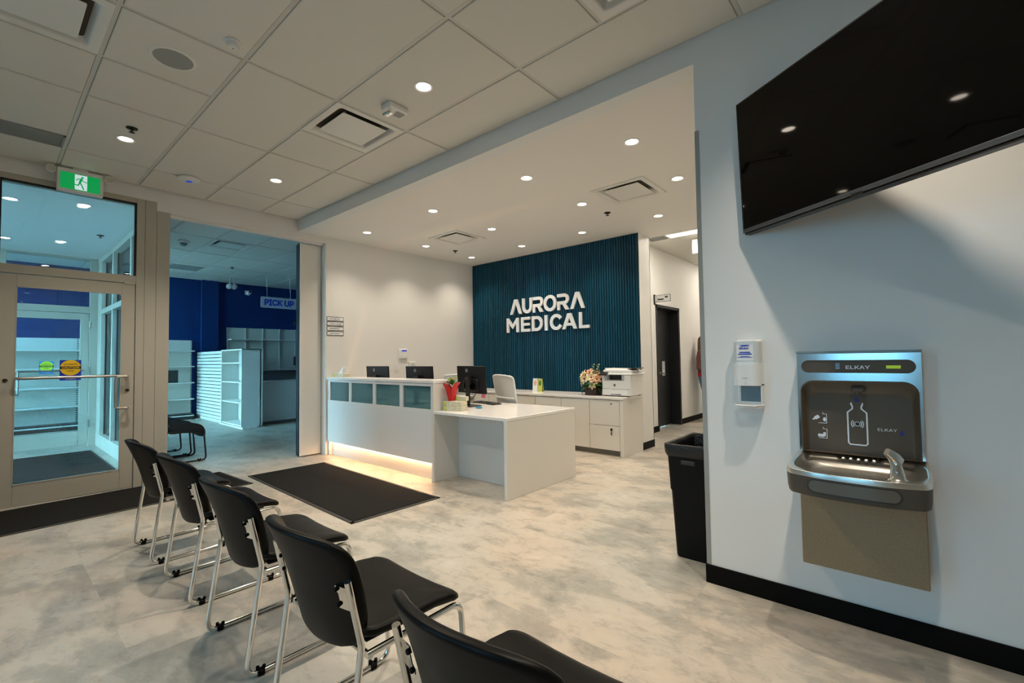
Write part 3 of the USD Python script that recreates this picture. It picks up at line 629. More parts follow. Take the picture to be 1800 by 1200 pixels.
def ltr_R(wd):
    b = stroke([(0, H - w / 2), (wd - .075, H - w / 2)], w).union(stroke([(0, H * .44), (wd - .075, H * .44)], w))
    ar = Point(wd - .075, H * .67).buffer(.0757 + w / 2 - .001, 24); ar = Point(wd - .082, (H - w / 2 + H * .44) / 2).buffer((H - w / 2 - H * .44) / 2 + w / 2, 24).difference(Point(wd - .082, (H - w / 2 + H * .44) / 2).buffer((H - w / 2 - H * .44) / 2 - w / 2, 24)).intersection(sbox(wd - .082, 0, wd + .1, H + .1))
    stem = sbox(0, 0, w * .95, H * .44 + w / 2)
    leg = Polygon([(wd * .40, H * .42), (wd * .40 + w * 1.2, H * .42), (wd + .004, 0), (wd - w * 1.22, 0)])
    return unary_union([b, ar, stem, leg])
def ell(wd, k=w): return affinity.scale(Point(wd / 2, H / 2).buffer(1, 32), wd / 2, H / 2 + .005, origin=(wd / 2, H / 2)).difference(affinity.scale(Point(wd / 2, H / 2).buffer(1, 32), wd / 2 - k, H / 2 + .005 - k, origin=(wd / 2, H / 2)))
def ltr_U(wd):
    r = wd / 2
    return unary_union([sbox(0, r, w, H), sbox(wd - w, r, wd, H), Point(r, r).buffer(r, 24).difference(Point(r, r).buffer(r - w, 24)).intersection(sbox(0, -.1, wd, r + .001))])
def ltr_C(wd):
    e = ell(wd); return e.difference(Polygon([(wd * .55, H / 2), (wd * 1.4, H * .5 + wd * .62), (wd * 1.4, H * .5 - wd * .62)]))
def ltr_D(wd):
    r = H / 2; e = Point(wd - r * .98, r).buffer(r, 28); o = unary_union([sbox(0, 0, wd - r * .98, H), e]); i = unary_union([sbox(w, w, wd - r * .98, H - w), Point(wd - r * .98, r).buffer(r - w, 28).intersection(sbox(wd - r * .98 - .001, 0, 9, 9))])
    return o.intersection(sbox(0, 0, wd, H)).difference(i)
for s, x in ((lam(.258), -5.188), (ltr_U(.212), -4.917), (ltr_R(.212), -4.692), (ell(.25), -4.465), (ltr_R(.217), -4.197), (lam(.258), -3.953)): letter(s, x, 2.041)
H = .247
M_ = lambda wd: Polygon([(0, 0), (w, 0), (w, H * .62), (wd / 2, H * .24), (wd - w, H * .62), (wd - w, 0), (wd, 0), (wd, H), (wd - w * .9, H), (wd / 2, H * .53), (w * .9, H), (0, H)])
E_ = unary_union([sbox(0, 0, w, H), sbox(0, 0, .192, .047), sbox(0, H - .047, .192, H), sbox(0, H / 2 - .022, .184, H / 2 + .022)])
L_ = unary_union([sbox(0, 0, w, H), sbox(0, 0, .182, .046)])
for s, x in ((M_(.269), -5.269), (E_, -4.947), (ltr_D(.222), -4.716), (sbox(0, 0, w + .006, H), -4.452), (ltr_C(.245), -4.346), (lam(.268, True), -4.109), (L_, -3.80)): letter(s, x, 1.735)

# ================================================================== reception desk
t = Thing('reception_desk', 'white reception desk with a tall glazed counter and a lower open end', 'reception desk', world=True)
DXL, DXR, DY = -6.13, -3.835, 3.15
t.part('front_panel', cb(DXL + .02, -3.872, DY, DY + .03, .19, .755, .002), 'laminate')
t.part('kick_panel', cb(DXL + .01, -3.872, DY + .065, DY + .085, 0, .21, .002), 'laminate_warm')
t.part('light_strip', bx(DXL + .06, -3.90, DY + .040, DY + .052, .196, .204), 'led_strip', label='warm glowing light strip under the counter front')
t.part('end_panel', cb(-3.870, DXR, DY - .004, DY + .26, 0, 1.04, .003), 'laminate_warm', label='upright end panel of the tall counter')
t.part('counter_top', cb(DXL, DXR + .006, DY - .006, DY + .27, 1.037, 1.068, .003), 'quartz')
xs = [DXL + .03, -6.046, -5.553, -5.497, -4.994, -4.932, -4.444, -4.378, -3.885, -3.870]
for k in range(0, 10, 2): t.part('post', cb(xs[k], xs[k + 1], DY, DY + .04, .755, 1.037, .002), 'laminate')
t.part('rail', cb(DXL + .02, -3.872, DY + .002, DY + .04, 1.004, 1.037, .002), 'laminate')
for k in range(1, 9, 2): t.part('glass_panel', bx(xs[k], xs[k + 1], DY + .016, DY + .024, .757, 1.005), 'frosted')
t.part('inner_panel', cb(DXL + .02, -3.872, DY + .22, DY + .24, 0, .74, .002), 'laminate'); t.part('work_surface', cb(DXL, -3.86, DY + .245, 3.98, .715, .745, .003), 'quartz')
t.part('side_gable', cb(DXL, DXL + .03, DY + .02, 3.95, 0, .715, .003), 'laminate')
t.part('low_top', cat(cb(-3.862, -2.795, DY + .262, 4.27, .715, .745, .003), cb(-3.8345, -2.795, DY - .005, DY + .27, .715, .745, .003)), 'quartz', label='white stone top of the low desk end')
t.part('gable', cb(-2.835, -2.797, DY - .008, 4.265, 0, .7145, .003), 'laminate_warm')
t.part('modesty_panel', cb(-3.835, -2.836, DY + .345, DY + .365, 0, .7145, .002), 'laminate')
t.part('recess_side', cb(-3.834, -3.826, DY + .0, DY + .345, 0, .7145, .001), 'laminate_warm')
# ---- credenza under the teal slats
t = Thing('credenza', 'long white credenza with lockable drawers below the teal slat wall', 'cabinet', world=True)
cf = 5.42
t.part('worktop', cb(-6.13, -2.812, cf - .015, TB - .010, .735, .767, .003), 'quartz')
t.part('carcass', bx(-6.12, -2.87, cf + .022, TB - .010, .07, .735), 'laminate_warm'); t.part('end_panel', cb(-2.868, -2.815, cf - .002, TB - .010, 0, .734, .003), 'laminate_warm')
t.part('plinth', bx(-6.12, -2.87, cf + .05, cf + .07, 0, .08), 'kick_grey')
edges = [-6.12, -5.66, -5.20, -4.72, -4.254, -3.783, -3.318]
for a, b in zip(edges, edges[1:]):
    d = t.part('cabinet_door', cb(a + .003, b - .003, cf, cf + .019, .072, .722, .002), 'laminate_warm')
    subpart(d, 'finger_pull', bx(a + .12, b - .12, cf + .002, cf + .020, .722, .727), 'steel')
for z0, z1 in ((.072, .388), (.394, .722)):
    d = t.part('drawer', cb(-3.315, -2.873, cf, cf + .019, z0, z1, .002), 'laminate_warm')
    subpart(d, 'finger_pull', bx(-3.25, -3.0, cf + .002, cf + .020, z1, z1 + .005), 'steel')
    l = subpart(d, 'lock', xf(lathe([(.009, 0), (.009, .004), (.004, .006)], 12), FACE_Y, (-2.985, cf, z1 - .045)), 'black_metal')
k = Thing('key_ring', 'small dark key hanging in the lower drawer lock of the credenza', 'key', world=True)
k.part('key', cat(xf(ext(Point(0, 0).buffer(.016), .004), FACE_Y, (-2.985, cf - .008, .343)), bx(-2.988, -2.982, cf - .012, cf - .006, .30, .335)), 'black_metal'); k.part('tag', bx(-2.992, -2.978, cf - .013, cf - .010, .275, .305), 'black_metal')

# ---- things on the desk
def make_monitor(loc, rz, label, tilt=.06):
    t = Thing('monitor', label, 'monitor', loc, rz, group='black computer monitors on the reception desk')
    # local frame: the back faces -Y (towards the viewpoint), the desk is z = 0
    Rm = rotx(tilt)
    def P_(m): return xf(m, Rm, (0, 0, .305))
    t.part('casing', P_(cat(cb(-.268, .268, .0, .022, -.160, .160, .006), xf(pillow(ring_of(.14, .075, .03, 4), [(0, 0), (.006, .014), (.02, .020)]), rotx(math.pi / 2), (0, .002, -.065)))), 'monitor_back')
    t.part('screen', P_(bx(-.258, .258, .0215, .0235, -.145, .152)), 'screen')
    lg = t.part('logo', P_(xf(cat(ext(Point(0, 0).buffer(.021, 20).difference(Point(0, 0).buffer(.0175, 20)), .001)), FACE_Y, (-.07, -.0008, .108))), 'logo_grey')
    subpart(lg, 'lettering', P_(xf(text('DELL', .0105, .0008, True, True), FACE_Y @ np.diag([.9, 1, 1]), (-.07, -.0008, .108))), 'logo_grey')
    t.part('stand', cat(cb(-.035, .035, -.055, -.030, .006, .33, .008), P_(bx(-.04, .04, -.05, -.01, -.06, .04))), 'black_plastic')
    t.part('base', cb(-.12, .12, -.12, .07, 0, .012, .005), 'black_plastic')
    t.part('vent', P_(bx(-.10, .10, -.0285, -.0262, -.095, -.045)), 'screen')
    t.part('cable', tube(fillet([(.0, -.045, .10), (-.0, -.085, .06), (.05, -.09, .055), (.10, -.04, .10), (.11, .0, .16)], .04), .004, 7), 'black_plastic', smooth=40)
    return t
M0 = make_monitor((-5.59, 3.60, .745), 0, 'left black monitor behind the tall counter, seen from behind')
M0.copy((-4.665, 3.60, .745), 0, 'second black monitor behind the tall counter, below the wall thermostat')
M0.copy((-3.90, 3.76, .745), -.12, 'black monitor standing clear on the low desk end beside the red plant pot')
t = Thing('keyboard', 'flat black keyboard on the low desk end behind the monitor', 'keyboard', (-3.93, 4.06, .745), -.22)
t.part('base', cb(-.22, .22, -.065, .065, 0, .014, .004), 'black_plastic')
t.part('keys', cat([cb(-.205 + .0275 * i, -.181 + .0275 * i, -.052 + .021 * j, -.034 + .021 * j, .013, .020, .002) for i in range(15) for j in range(5)]), 'black_plastic', kind='stuff')
t = Thing('sticky_note', 'pink sticky note hanging from the lower edge of the nearest monitor', 'note', (-3.725, 3.76, .90), -.10)
t.part('paper', xf(ext(rr(.075, .075, .002), .002), FACE_Y, (0, .03, -.02)), 'pink_note')
solo('desk_gadget', move(cb(-.035, .035, -.02, .02, 0, .018, .006), -3.63, 3.62, .745), 'cyan_thing', 'small blue object on the low desk end beside the tissue boxes', 'gadget')
def make_box(name, loc, rz, size, label, group, open_top=None):
    t = Thing(name, label, 'tissue box', loc, rz, group=group); a, b, h = size
    t.part('carton', cb(-a / 2, a / 2, -b / 2, b / 2, 0, h, .003), 'beige_pattern')
    t.part('end_print', cat(bx(-a / 2 - .0008, -a / 2 + .001, -b / 2 + .006, b / 2 - .006, .005, h - .005)), 'paper')
    t.part('corner_print', cat(bx(-a / 2 + .004, -a / 2 + .045, -b / 2 - .0008, -b / 2 + .001, .004, h - .004)), 'green_pattern')
    t.part('opening', xf(ext(affinity.scale(Point(0, 0).buffer(1, 16), a * .3, b * .2), .001), t=(0, 0, h)), 'paper')
    return t
B0 = make_box('tissue_box', (-3.70, 3.335, .745), .30, (.235, .12, .05), 'patterned flat tissue box at the bottom of the stack on the low desk end', 'flat tissue boxes on the low desk')
B0.copy((-3.705, 3.335, .795), .27, 'patterned flat tissue box on top of the stack, under the red plant pot')
t = make_box('small_carton', (-3.66, 3.40, .845), .30, (.12, .07, .045), 'small pale pink carton on the stacked tissue boxes behind the red pot', None)
t = make_box('tissue_dispenser', (-6.02, 3.30, 1.068), .15, (.22, .11, .045), 'tissue box with a tissue pulled out, on the left end of the tall counter', None)
tv_ = []
for k in range(4):
    a = np.linspace(0, 2 * math.pi, 14, endpoint=False); n1 = .6 + .4 * np.sin(a * 3 + k)
    tv_.append(np.column_stack([.05 * (1 - .22 * k) * np.cos(a) * (1 + .25 * np.sin(2 * a + k)) + .02 * k, .018 * np.sin(a) * (1 + .3 * k * n1 * .4), .0 + .02 * k + .012 * n1 * k]))
t.part('tissue', move(loft(tv_), 0, 0, .044), 'paper', smooth=60)

# potted plant in red foil
t = Thing('potted_plant', 'small leafy plant in a flared red foil wrap on the tissue boxes', 'plant', (-3.755, 3.335, .845))
rings = []
for z, r, amp in ((0, .036, 0), (.004, .038, 0), (.06, .050, .002), (.11, .060, .005), (.15, .072, .014), (.165, .080, .022)):
    a = np.linspace(0, 2 * math.pi, 48, endpoint=False); rad = r + amp * np.cos(4 * a + .6) + amp * .4 * np.cos(9 * a)
    rings.append(np.column_stack([rad * np.cos(a), rad * np.sin(a), z + amp * 1.5 * np.cos(4 * a + .6)]))
inner = [np.column_stack([q[:, 0] * .94, q[:, 1] * .94, q[:, 2] - .001]) for q in rings[::-1][:-3]]
t.part('foil_wrap', loft(rings + inner), 'foil_red', smooth=35)
def leaf_mesh(L, wd, bend, n=5):
    s = np.linspace(0, 1, n); half = wd * np.sin(np.pi * np.clip(s * .92 + .04, 0, 1)) ** .8
    x = L * s; z = -bend * L * s ** 2; v = []
    for i in range(n): v += [(x[i], -half[i] / 2, z[i] + .1 * half[i]), (x[i], 0, z[i]), (x[i], half[i] / 2, z[i] + .1 * half[i])]
    f = []
    for i in range(n - 1):
        a = 3 * i
        for q in (0, 1): f += [(a + q, a + q + 1, a + q + 4), (a + q, a + q + 4, a + q + 3)]
    v = np.array(v); k = len(v); f = np.array(f)
    return T(np.vstack([v, v - [0, 0, .0006]]), np.vstack([f, f[:, ::-1] + k]))
def orient(az, el): return rotz(az) @ roty(-el)
rg = np.random.default_rng(3)
for k in range(26):
    az, el = rg.uniform(0, 6.28), rg.uniform(.2, 1.35); r0 = rg.uniform(0, .045)
    t.part('leaf', xf(leaf_mesh(rg.uniform(.035, .06), rg.uniform(.022, .034), .3), orient(az, el), (r0 * math.cos(az), r0 * math.sin(az), rg.uniform(.165, .215))), ('leaf', 'leaf', 'leaf', 'stem')[k % 4])
for k in range(7):
    az = rg.uniform(0, 6.28); r0 = rg.uniform(.02, .06)
    t.part('bud', xf(lathe([(.002, 0), (.009, .006), (.008, .014), (.001, .019)], 8), t=(r0 * math.cos(az), r0 * math.sin(az), rg.uniform(.215, .245))), 'petal_pink' if k % 2 else 'sticker_lime', smooth=True)

# flower arrangement on the credenza
t = Thing('flower_arrangement', 'peach and cream flowers with green leaves in a square brown vase on the credenza', 'flowers', (-3.375, 5.63, .767))
t.part('vase', cat(cb(-.085, .085, -.085, .085, 0, .125, .004)), 'vase_brown')
rg = np.random.default_rng(11)
for k in range(60):
    az, el = rg.uniform(0, 6.28), rg.uniform(-.4, .9); r0 = rg.uniform(.03, .10)
    t.part('leaf', xf(leaf_mesh(rg.uniform(.09, .16), rg.uniform(.03, .05), .5), orient(az, el), (r0 * math.cos(az), r0 * math.sin(az), rg.uniform(.11, .2))), 'leaf_dark' if k % 3 else 'leaf')
def bloom(c, R, m, dirn, n=6):
    az, el = dirn; A = orient(az, el) @ roty(math.pi / 2)
    ms = []
    for lay, (cnt, op, s) in enumerate(((n, .95, 1.), (n - 1, .5, .75))):
        for q in range(cnt):
            ms.append(xf(leaf_mesh(R * s, R * .62 * s, .35), rotz(q * 2 * math.pi / cnt + lay) @ roty(-(math.pi / 2 - op)), (0, 0, .0)))
    f = t.part('flower', xf(cat(ms), A, c), m); subpart(f, 'centre', xf(lathe([(.001, 0), (R * .16, .01), (R * .12, R * .3), (.001, R * .34)], 8), A, c), 'petal_brown')
for c, R, m, d in (((-.10, -.07, .27), .085, 'petal_cream', (-2.2, .5)), ((-.07, -.10, .22), .075, 'petal_cream', (-1.8, .2)), ((.0, -.08, .31), .065, 'petal_peach', (-1.6, .7)), ((.04, -.11, .24), .085, 'petal_cream', (-1.3, .4)),
        ((.11, -.09, .22), .075, 'petal_peach', (-1.0, .3)), ((.06, -.12, .14), .06, 'petal_cream', (-1.4, 0)), ((-.12, -.08, .16), .05, 'petal_cream', (-2.4, .1)), ((.10, .02, .27), .06, 'petal_pink', (-.4, .6)), ((-.02, .06, .29), .07, 'petal_cream', (1.6, .7))): bloom(c, R, m, d)
for x, y in ((.015, -.02), (.085, -.01), (.06, .04)):
    s = t.part('tall_stem', tube([(x * .3, y, .1), (x, y, .30), (x * 1.2, y, .42)], .003, 6), 'stem')
    for q in range(9):
        az = q * 2.4; subpart(s, 'bud', xf(lathe([(.001, 0), (.011, .007), (.009, .016), (.001, .022)], 7), orient(az, .6) @ roty(math.pi / 2), (x * (1 + .0) + .006 * math.cos(az), y + .006 * math.sin(az), .29 + .016 * q)), 'stem' if q % 2 else 'petal_cream', smooth=True)
# brochures
for x, m, lab, rz in ((-4.50, 'paper', 'white folded leaflet standing on the credenza, the left one of the pair', .12), (-4.405, 'green_pattern', 'green-yellow leaflet standing on the credenza beside the white leaflet', -.05)):
    t = Thing('leaflet', lab, 'leaflet', (x, 5.74, .767), rz)
    t.part('card', cat(xf(cb(-.044, .044, -.002, .002, 0, .205, .0008), rotx(-.10)), xf(cb(-.044, .044, .0, .003, 0, .205, .0008), rotx(.18), (0, .05, 0))), m)
    t.part('print', xf(ext(affinity.scale(Point(0, 0).buffer(1, 14), .026, .04), .0006), rotx(-.10) @ FACE_Y, (0, .0095, .13)), 'petal_peach' if m == 'paper' else 'leaf')

# printer
t = Thing('printer', 'white and black office printer with a scanner lid at the right end of the credenza', 'printer', (-2.97, 5.70, .769))
t.part('body', cat(cb(-.21, .21, -.17, .20, .008, .215, .012), cb(-.21, -.165, -.17, .20, .2, .285, .006), cb(.12, .21, -.17, .20, .2, .285, .006), bx(-.2, .2, .08, .20, .2, .285)), 'printer_white')
t.part('foot', cat([cb(x - .02, x + .02, y - .02, y + .02, -.002, .012) for x in (-.17, .17) for y in (-.13, .15)]), 'printer_black')
t.part('output_slot', cat(bx(-.165, .12, -.10, .085, .205, .286), bx(-.16, .115, -.165, -.10, .206, .214)), 'printer_black')
t.part('slot_guide', cat(cb(-.165, -.125, -.171, -.10, .212, .284, .003), cb(.085, .12, -.171, -.10, .212, .284, .003)), 'sign_grey')
t.part('scanner', cb(-.225, .235, -.18, .215, .284, .305, .008), 'printer_white')
l = t.part('document_feeder', xf(loft([at_z(ring_of(a, b, .02, 4) + [cx, 0], z) for a, b, cx, z in ((.20, .17, .0, .303), (.205, .175, .0, .315), (.20, .17, -.005, .345), (.15, .15, -.02, .362), (.12, .13, -.02, .364))]), t=(-.0, .02, 0)), 'printer_white', smooth=35)
subpart(l, 'paper_tray', xf(cb(-.10, .20, -.12, .12, 0, .012, .004), roty(-.10), (.06, .02, .345)), 'printer_black')
subpart(l, 'tray_lid', xf(cb(-.17, .12, -.13, .13, 0, .010, .004), roty(.03), (-.03, .02, .358)), 'printer_white')
d = t.part('control_panel', xf(cb(-.07, .05, -.055, .05, 0, .02, .004), rotx(.5), (-.165, -.155, .300)), 'printer_black')
dr = t.part('paper_drawer', cb(-.205, .165, -.174, -.165, .018, .085, .003), 'printer_white'); subpart(dr, 'drawer_grip', bx(-.075, .075, -.1752, -.172, .020, .030), 'ink_dark')
t.part('front_seam', cat(bx(-.205, -.10, -.1712, -.169, .100, .1025), bx(-.06, .205, -.1712, -.169, .094, .0965)), 'ink_dark')
lg = t.part('logo', xf(ext(Point(0, 0).buffer(.017, 18), .001), FACE_Y, (-.02, -.1700, .148)), 'ink_dark'); subpart(lg, 'lettering', xf(text('hp', .016, .0008, False, True), FACE_Y, (-.02, -.171, .148)), 'printer_white')
t.part('port', cat(cb(-.19, -.178, -.1715, -.168, .04, .05, .001), cb(-.15, -.138, -.1715, -.168, .055, .065, .001)), 'ink_dark')

# ================================================================== waiting chairs
def bend_back(v):
    """Curves the flat backrest: leaning back with height, wrapped forward at its sides."""
    v = np.array(v, float); x, n, z = v[:, 0].copy(), v[:, 1].copy(), v[:, 2].copy()
    h = np.clip((z - .40) / .39, -.05, 1.05)
    lean = -.188 - .100 * h - .036 * np.abs(h) ** 3
    wrap = .078 * (x / .25) ** 2
    return np.column_stack([x, lean + wrap + n, z])
def back_outline():
    pts = []
    for z, hw in ((.395, .13), (.410, .175), (.44, .205), (.51, .226), (.59, .237), (.65, .243), (.69, .244), (.722, .239), (.744, .224), (.760, .198), (.772, .158), (.780, .10)): pts.append((hw, z))
    right = np.array(pts); top = [(.05, .783), (0, .783), (-.05, .783)]
    bottom = [(-.06, .388), (0, .386), (.06, .388)]
    p = np.vstack([right, top, right[::-1] * [-1, 1], bottom])
    q = np.vstack([p, p[:1]]); d = np.r_[0, np.cumsum(np.linalg.norm(np.diff(q, axis=0), axis=1))]
    s = np.linspace(0, d[-1], 64, endpoint=False); return np.column_stack([np.interp(s, d, q[:, 0]), np.interp(s, d, q[:, 1])])
def make_chair(name, label, loc, rz, frame_m, pad_m, group, cushion_z=0.0):
    t = Thing(name, label, 'chair', loc, rz, group=group)
    # seat cushion: front edge at +.18, dropping forward
    o = ring_of(.250, .205, .05, 6)
    o = np.vstack([np.linspace(o[i], o[(i + 1) % len(o)], 4, endpoint=False) for i in range(len(o))])
    prof = [(.10, .430), (.03, .430), (.008, .434), (.0, .444), (.002, .456), (.012, .464), (.035, .4665), (.08, .466), (.13, .465), (.16, .464)]
    s = pillow(o, prof); v = np.array(s.vertices); f = np.clip((v[:, 1] - .06) / .15, 0, 1)
    v[:, 2] -= .030 * f ** 2; v[:, 2] += .012 * (v[:, 0] / .24) ** 2 - .004; v[:, 1] += .024
    bk = np.clip((-.06 - v[:, 1]) / .12, 0, 1); v[:, 2] += .012 * bk ** 2; v[:, 0] *= 1 - .10 * bk ** 2
    if cushion_z: v[:, 2] = .475 + (v[:, 2] - .462) * cushion_z; v[:, :2] *= 1.06
    t.part('seat', T(v, s.faces), pad_m, smooth=60)
    # backrest cushion
    o2 = back_outline(); c = np.array([0, .60]); rings = []
    for sc, n in ((.30, -.021), (.62, -.021), (.90, -.020), (.975, -.016), (1.0, -.006), (1.0, .004), (.975, .012), (.90, .018), (.62, .022), (.30, .022)):
        q = (o2 - c) * [sc, 1 - (1 - sc) * .8] + c if sc > .85 else (o2 - c) * sc + c
        rings.append(np.column_stack([q[:, 0], np.full(len(q), n), q[:, 1]]))
    b = loft(rings); t.part('backrest', T(bend_back(b.vertices), b.faces[:, ::-1]), pad_m, smooth=60)
    r = .0108
    for sx in (-1, 1):
        x = sx * .247
        pts = [(x, -.228, .650), (x, -.182, .446), (x, -.243, .012), (x, .246, .012), (x * .99, .214, .416), (x * .985, -.165, .410)]
        t.part('side_frame', tube(fillet(pts, [.10, .05, .05, .05], 7), r, 12), frame_m, smooth=50)
        pl = Polygon([(0, -.036), (.062, -.036), (.066, -.022), (.054, -.012), (.054, .012), (.066, .022), (.062, .036), (0, .036)])
        pm = ext(pl, .003); v = np.array(pm.vertices); P2 = np.column_stack([x - sx * v[:, 0], np.full(len(v), 0.), .588 + v[:, 1]])
        P2[:, 1] = -.228 + .046 * (.650 - P2[:, 2]) / .204 + v[:, 2] - .20 * v[:, 0]
        br = t.part('bracket', T(P2, pm.faces if sx > 0 else pm.faces[:, ::-1]), frame_m)
        for dz in (-.024, .024):
            y = -.228 + .046 * (.650 - (.588 + dz)) / .204 - .20 * .058 - .001
            subpart(br, 'bolt', xf(lathe([(.007, -.002), (.007, .004), (.004, .006), (.0005, .0062)], 10), rotx(math.pi / 2), (x - sx * .058, y - .002, .588 + dz)), 'black_rubber')
        for y in (-.185, .165):
            t.part('foot_clip', cat(cb(x - .016, x + .016, y - .014, y + .014, .0, .024, .004), cyl((x - .004, y - .010, .023), (x - .004, y - .010, .036), .007, 8), cyl((x + .004, y + .012, .023), (x + .004, y + .012, .036), .007, 8)), 'black_rubber')
    t.part('crossbar', tube([(-.243, -.15, .400), (.243, -.15, .400)], .010, 10), frame_m, smooth=50)
    t.part('seat_pan', cb(-.20, .20, -.14, .15, .415, .432, .006), 'black_rubber')
    return t
CHY = .972
chair = make_chair('waiting_chair', 'farthest of the black and chrome sled chairs, beside the glass door', (-3.955, CHY, 0), .0, 'chrome', 'leather', 'row of black and chrome waiting chairs')
for x, y, rz, lab in ((-3.165, CHY + .012, .0, 'second chair from the glass door in the row of black and chrome sled chairs'), (-2.325, CHY - .005, .0, 'middle one of the five black and chrome sled chairs'),
                  (-1.505, CHY - .035, .0, 'fourth black and chrome sled chair, second nearest to the viewpoint'), (-.72, CHY - .072, .0, 'nearest black chair, cut off by the bottom edge of the picture')):
    chair.copy((x, y, 0), rz, lab)
pc = make_chair('pharmacy_chair', 'black sled chair in the pharmacy, the nearer one beside the door pillar', (-7.37, 1.74, 0), .0, 'black_metal', 'black_fabric', 'black chairs in the pharmacy', 3.2)
pc.copy((-7.95, 1.72, 0), 0, 'black sled chair in the pharmacy, the farther one half hidden by the door pillar')
# office chairs
def make_office_chair(loc, rz, label):
    t = Thing('office_chair', label, 'office chair', loc, rz, group='white mesh office chairs')
    o = []
    for z, hw in ((.56, .19), (.62, .205), (.75, .215), (.90, .225), (1.02, .23), (1.055, .222), (1.072, .19), (1.082, .10)): o.append((hw, z))
    o = np.array(o); loop = np.vstack([o, [(0, 1.085)], o[::-1] * [-1, 1], [(0, .555)]])
    def cur(p, n=0): p = np.asarray(p, float); return np.column_stack([p[:, 0], -.20 - .10 * np.clip((p[:, 1] - .6) / .5, 0, 1) + .05 * (p[:, 0] / .22) ** 2 + n, p[:, 1]])
    fr = cur(loop); d = np.vstack([np.linspace(fr[i], fr[(i + 1) % len(fr)], 4, endpoint=False) for i in range(len(fr))])
    t.part('back_frame', tube(d, .011, 8, closed=True), 'office_frame', smooth=60)
    inner = np.vstack([np.linspace(loop[i], loop[(i + 1) % len(loop)], 4, endpoint=False) for i in range(len(loop))]); c = np.array([0, .82])
    t.part('back_mesh', loft([cur((inner - c) * s + c, n) for s, n in ((.2, -.002), (.6, -.002), (.99, -.002), (.99, .002), (.6, .002), (.2, .002))]), 'mesh_white', smooth=60)
    t.part('lumbar_bar', tube(cur(np.column_stack([np.linspace(-.205, .205, 9), np.full(9, .80)]), -.012), .012, 8), 'office_frame', smooth=60)
    t.part('seat', pillow(ring_of(.24, .23, .07, 5), [(.05, .44), (.0, .455), (.0, .475), (.02, .49), (.08, .495), (.15, .493)]), 'mesh_white', smooth=60)
    t.part('spine', tube(fillet([(0, -.25, .72), (0, -.27, .48), (0, -.05, .43)], .08), .02, 8), 'office_frame', smooth=60)
    for s in (-1, 1):
        a = t.part('armrest', tube(fillet([(s * .20, .0, .44), (s * .29, .0, .46), (s * .29, .0, .66)], .05), .013, 8), 'office_frame', smooth=60); subpart(a, 'pad', cb(s * .29 - .04, s * .29 + .04, -.12, .12, .655, .685, .01), 'sign_grey')
    t.part('column', cat(cyl((0, 0, .08), (0, 0, .30), .028, 12), cyl((0, 0, .30), (0, 0, .44), .018, 12)), 'office_frame', smooth=40)
    for k in range(5):
        a = k * 2 * math.pi / 5; l = t.part('base_leg', tube([(0, 0, .10), (.16 * math.cos(a), .16 * math.sin(a), .095), (.29 * math.cos(a), .29 * math.sin(a), .07)], [.022, .018, .014], 8), 'office_frame', smooth=50)
        subpart(l, 'caster', xf(cyl((-.02, 0, 0), (.02, 0, 0), .028, 12), rotz(a + 1.2), (.29 * math.cos(a), .29 * math.sin(a), .028)), 'black_plastic', smooth=40)
    return t
oc = make_office_chair((-3.84, 4.55, 0), math.pi - .25 + math.pi, 'white mesh office chair standing clear behind the low desk end')
oc.copy((-4.68, 4.44, 0), .30, 'white mesh office chair half hidden behind the third monitor')

# ================================================================== mats
def mat_thing(x0, x1, y0, y1, label, rz=0):
    t = Thing('floor_mat', label, 'floor mat', ((x0 + x1) / 2, (y0 + y1) / 2, 0), rz); a, b = (x1 - x0) / 2, (y1 - y0) / 2
    t.part('border', cat(cb(-a, a, -b, -b + .035, 0, .007, .003), cb(-a, a, b - .035, b, 0, .007, .003), cb(-a, -a + .035, -b, b, 0, .007, .003), cb(a - .035, a, -b, b, 0, .007, .003)), 'kick_rubber')
    t.part('carpet', cb(-a + .03, a - .03, -b + .03, b - .03, 0, .011, .003), 'matting'); return t
pbr('kick_rubber', (.035, .034, .031), .6)
mat_thing(-5.70, -3.37, 1.97, 2.86, 'black entrance mat on the floor in front of the reception desk', rz=-.025)
mat_thing(-6.11, -5.23, -1.6, 1.90, 'long black mat lying along the glass entrance door', rz=.055)
mat_thing(-9.35, -7.40, -1.2, 1.11, 'dark mat on the vestibule floor behind the glass door')

# ================================================================== things on the left wall
for k, wd in enumerate((.255,) * 4):
    z = 1.885 - .069 * k
    t = Thing('name_plate', ['topmost', 'second', 'third', 'lowest'][k] + ' of the four black-framed white name plates on the left wall', 'name plate', (W, 3.277, z), group='stacked name plates')
    t.part('frame', xf(ext(rr(.252, .056, .003), .007), FACE_X), 'black_plastic'); t.part('insert', xf(ext(rr(.240, .044, .002), .0012), FACE_X, (.007, 0, 0)), 'paper')
    rgk = np.random.default_rng(40 + k); x = -.085 + .012 * (k % 2); ms = []
    for q in range(5):
        l = rgk.uniform(.014, .032); ms.append(ext(sbox(x, -.007, x + l, -.000), .0006)); x += l + .006
    t.part('print', xf(cat(ms), FACE_X, (.0082, 0, .003)), 'ink_dark')
t = Thing('thermostat', 'white wall thermostat with blue display above the light switch', 'thermostat', (W, 4.425, 1.39))
t.part('case', xf(pillow(ring_of(.078, .078, .018, 5), [(0, 0), (0, .02), (.006, .028), (.02, .030)]), FACE_X), 'white_plastic', smooth=40)
t.part('display', xf(ext(rr(.092, .022, .003), .001), FACE_X, (.0300, .006, .048)), 'blue_lit'); t.part('lower_cover', xf(cb(-.066, .066, -.066, -.012, .026, .034, .004), FACE_X), 'white_plastic')
t = Thing('light_switch', 'white light switch plate below the thermostat', 'light switch', (W, 4.30, 1.17))
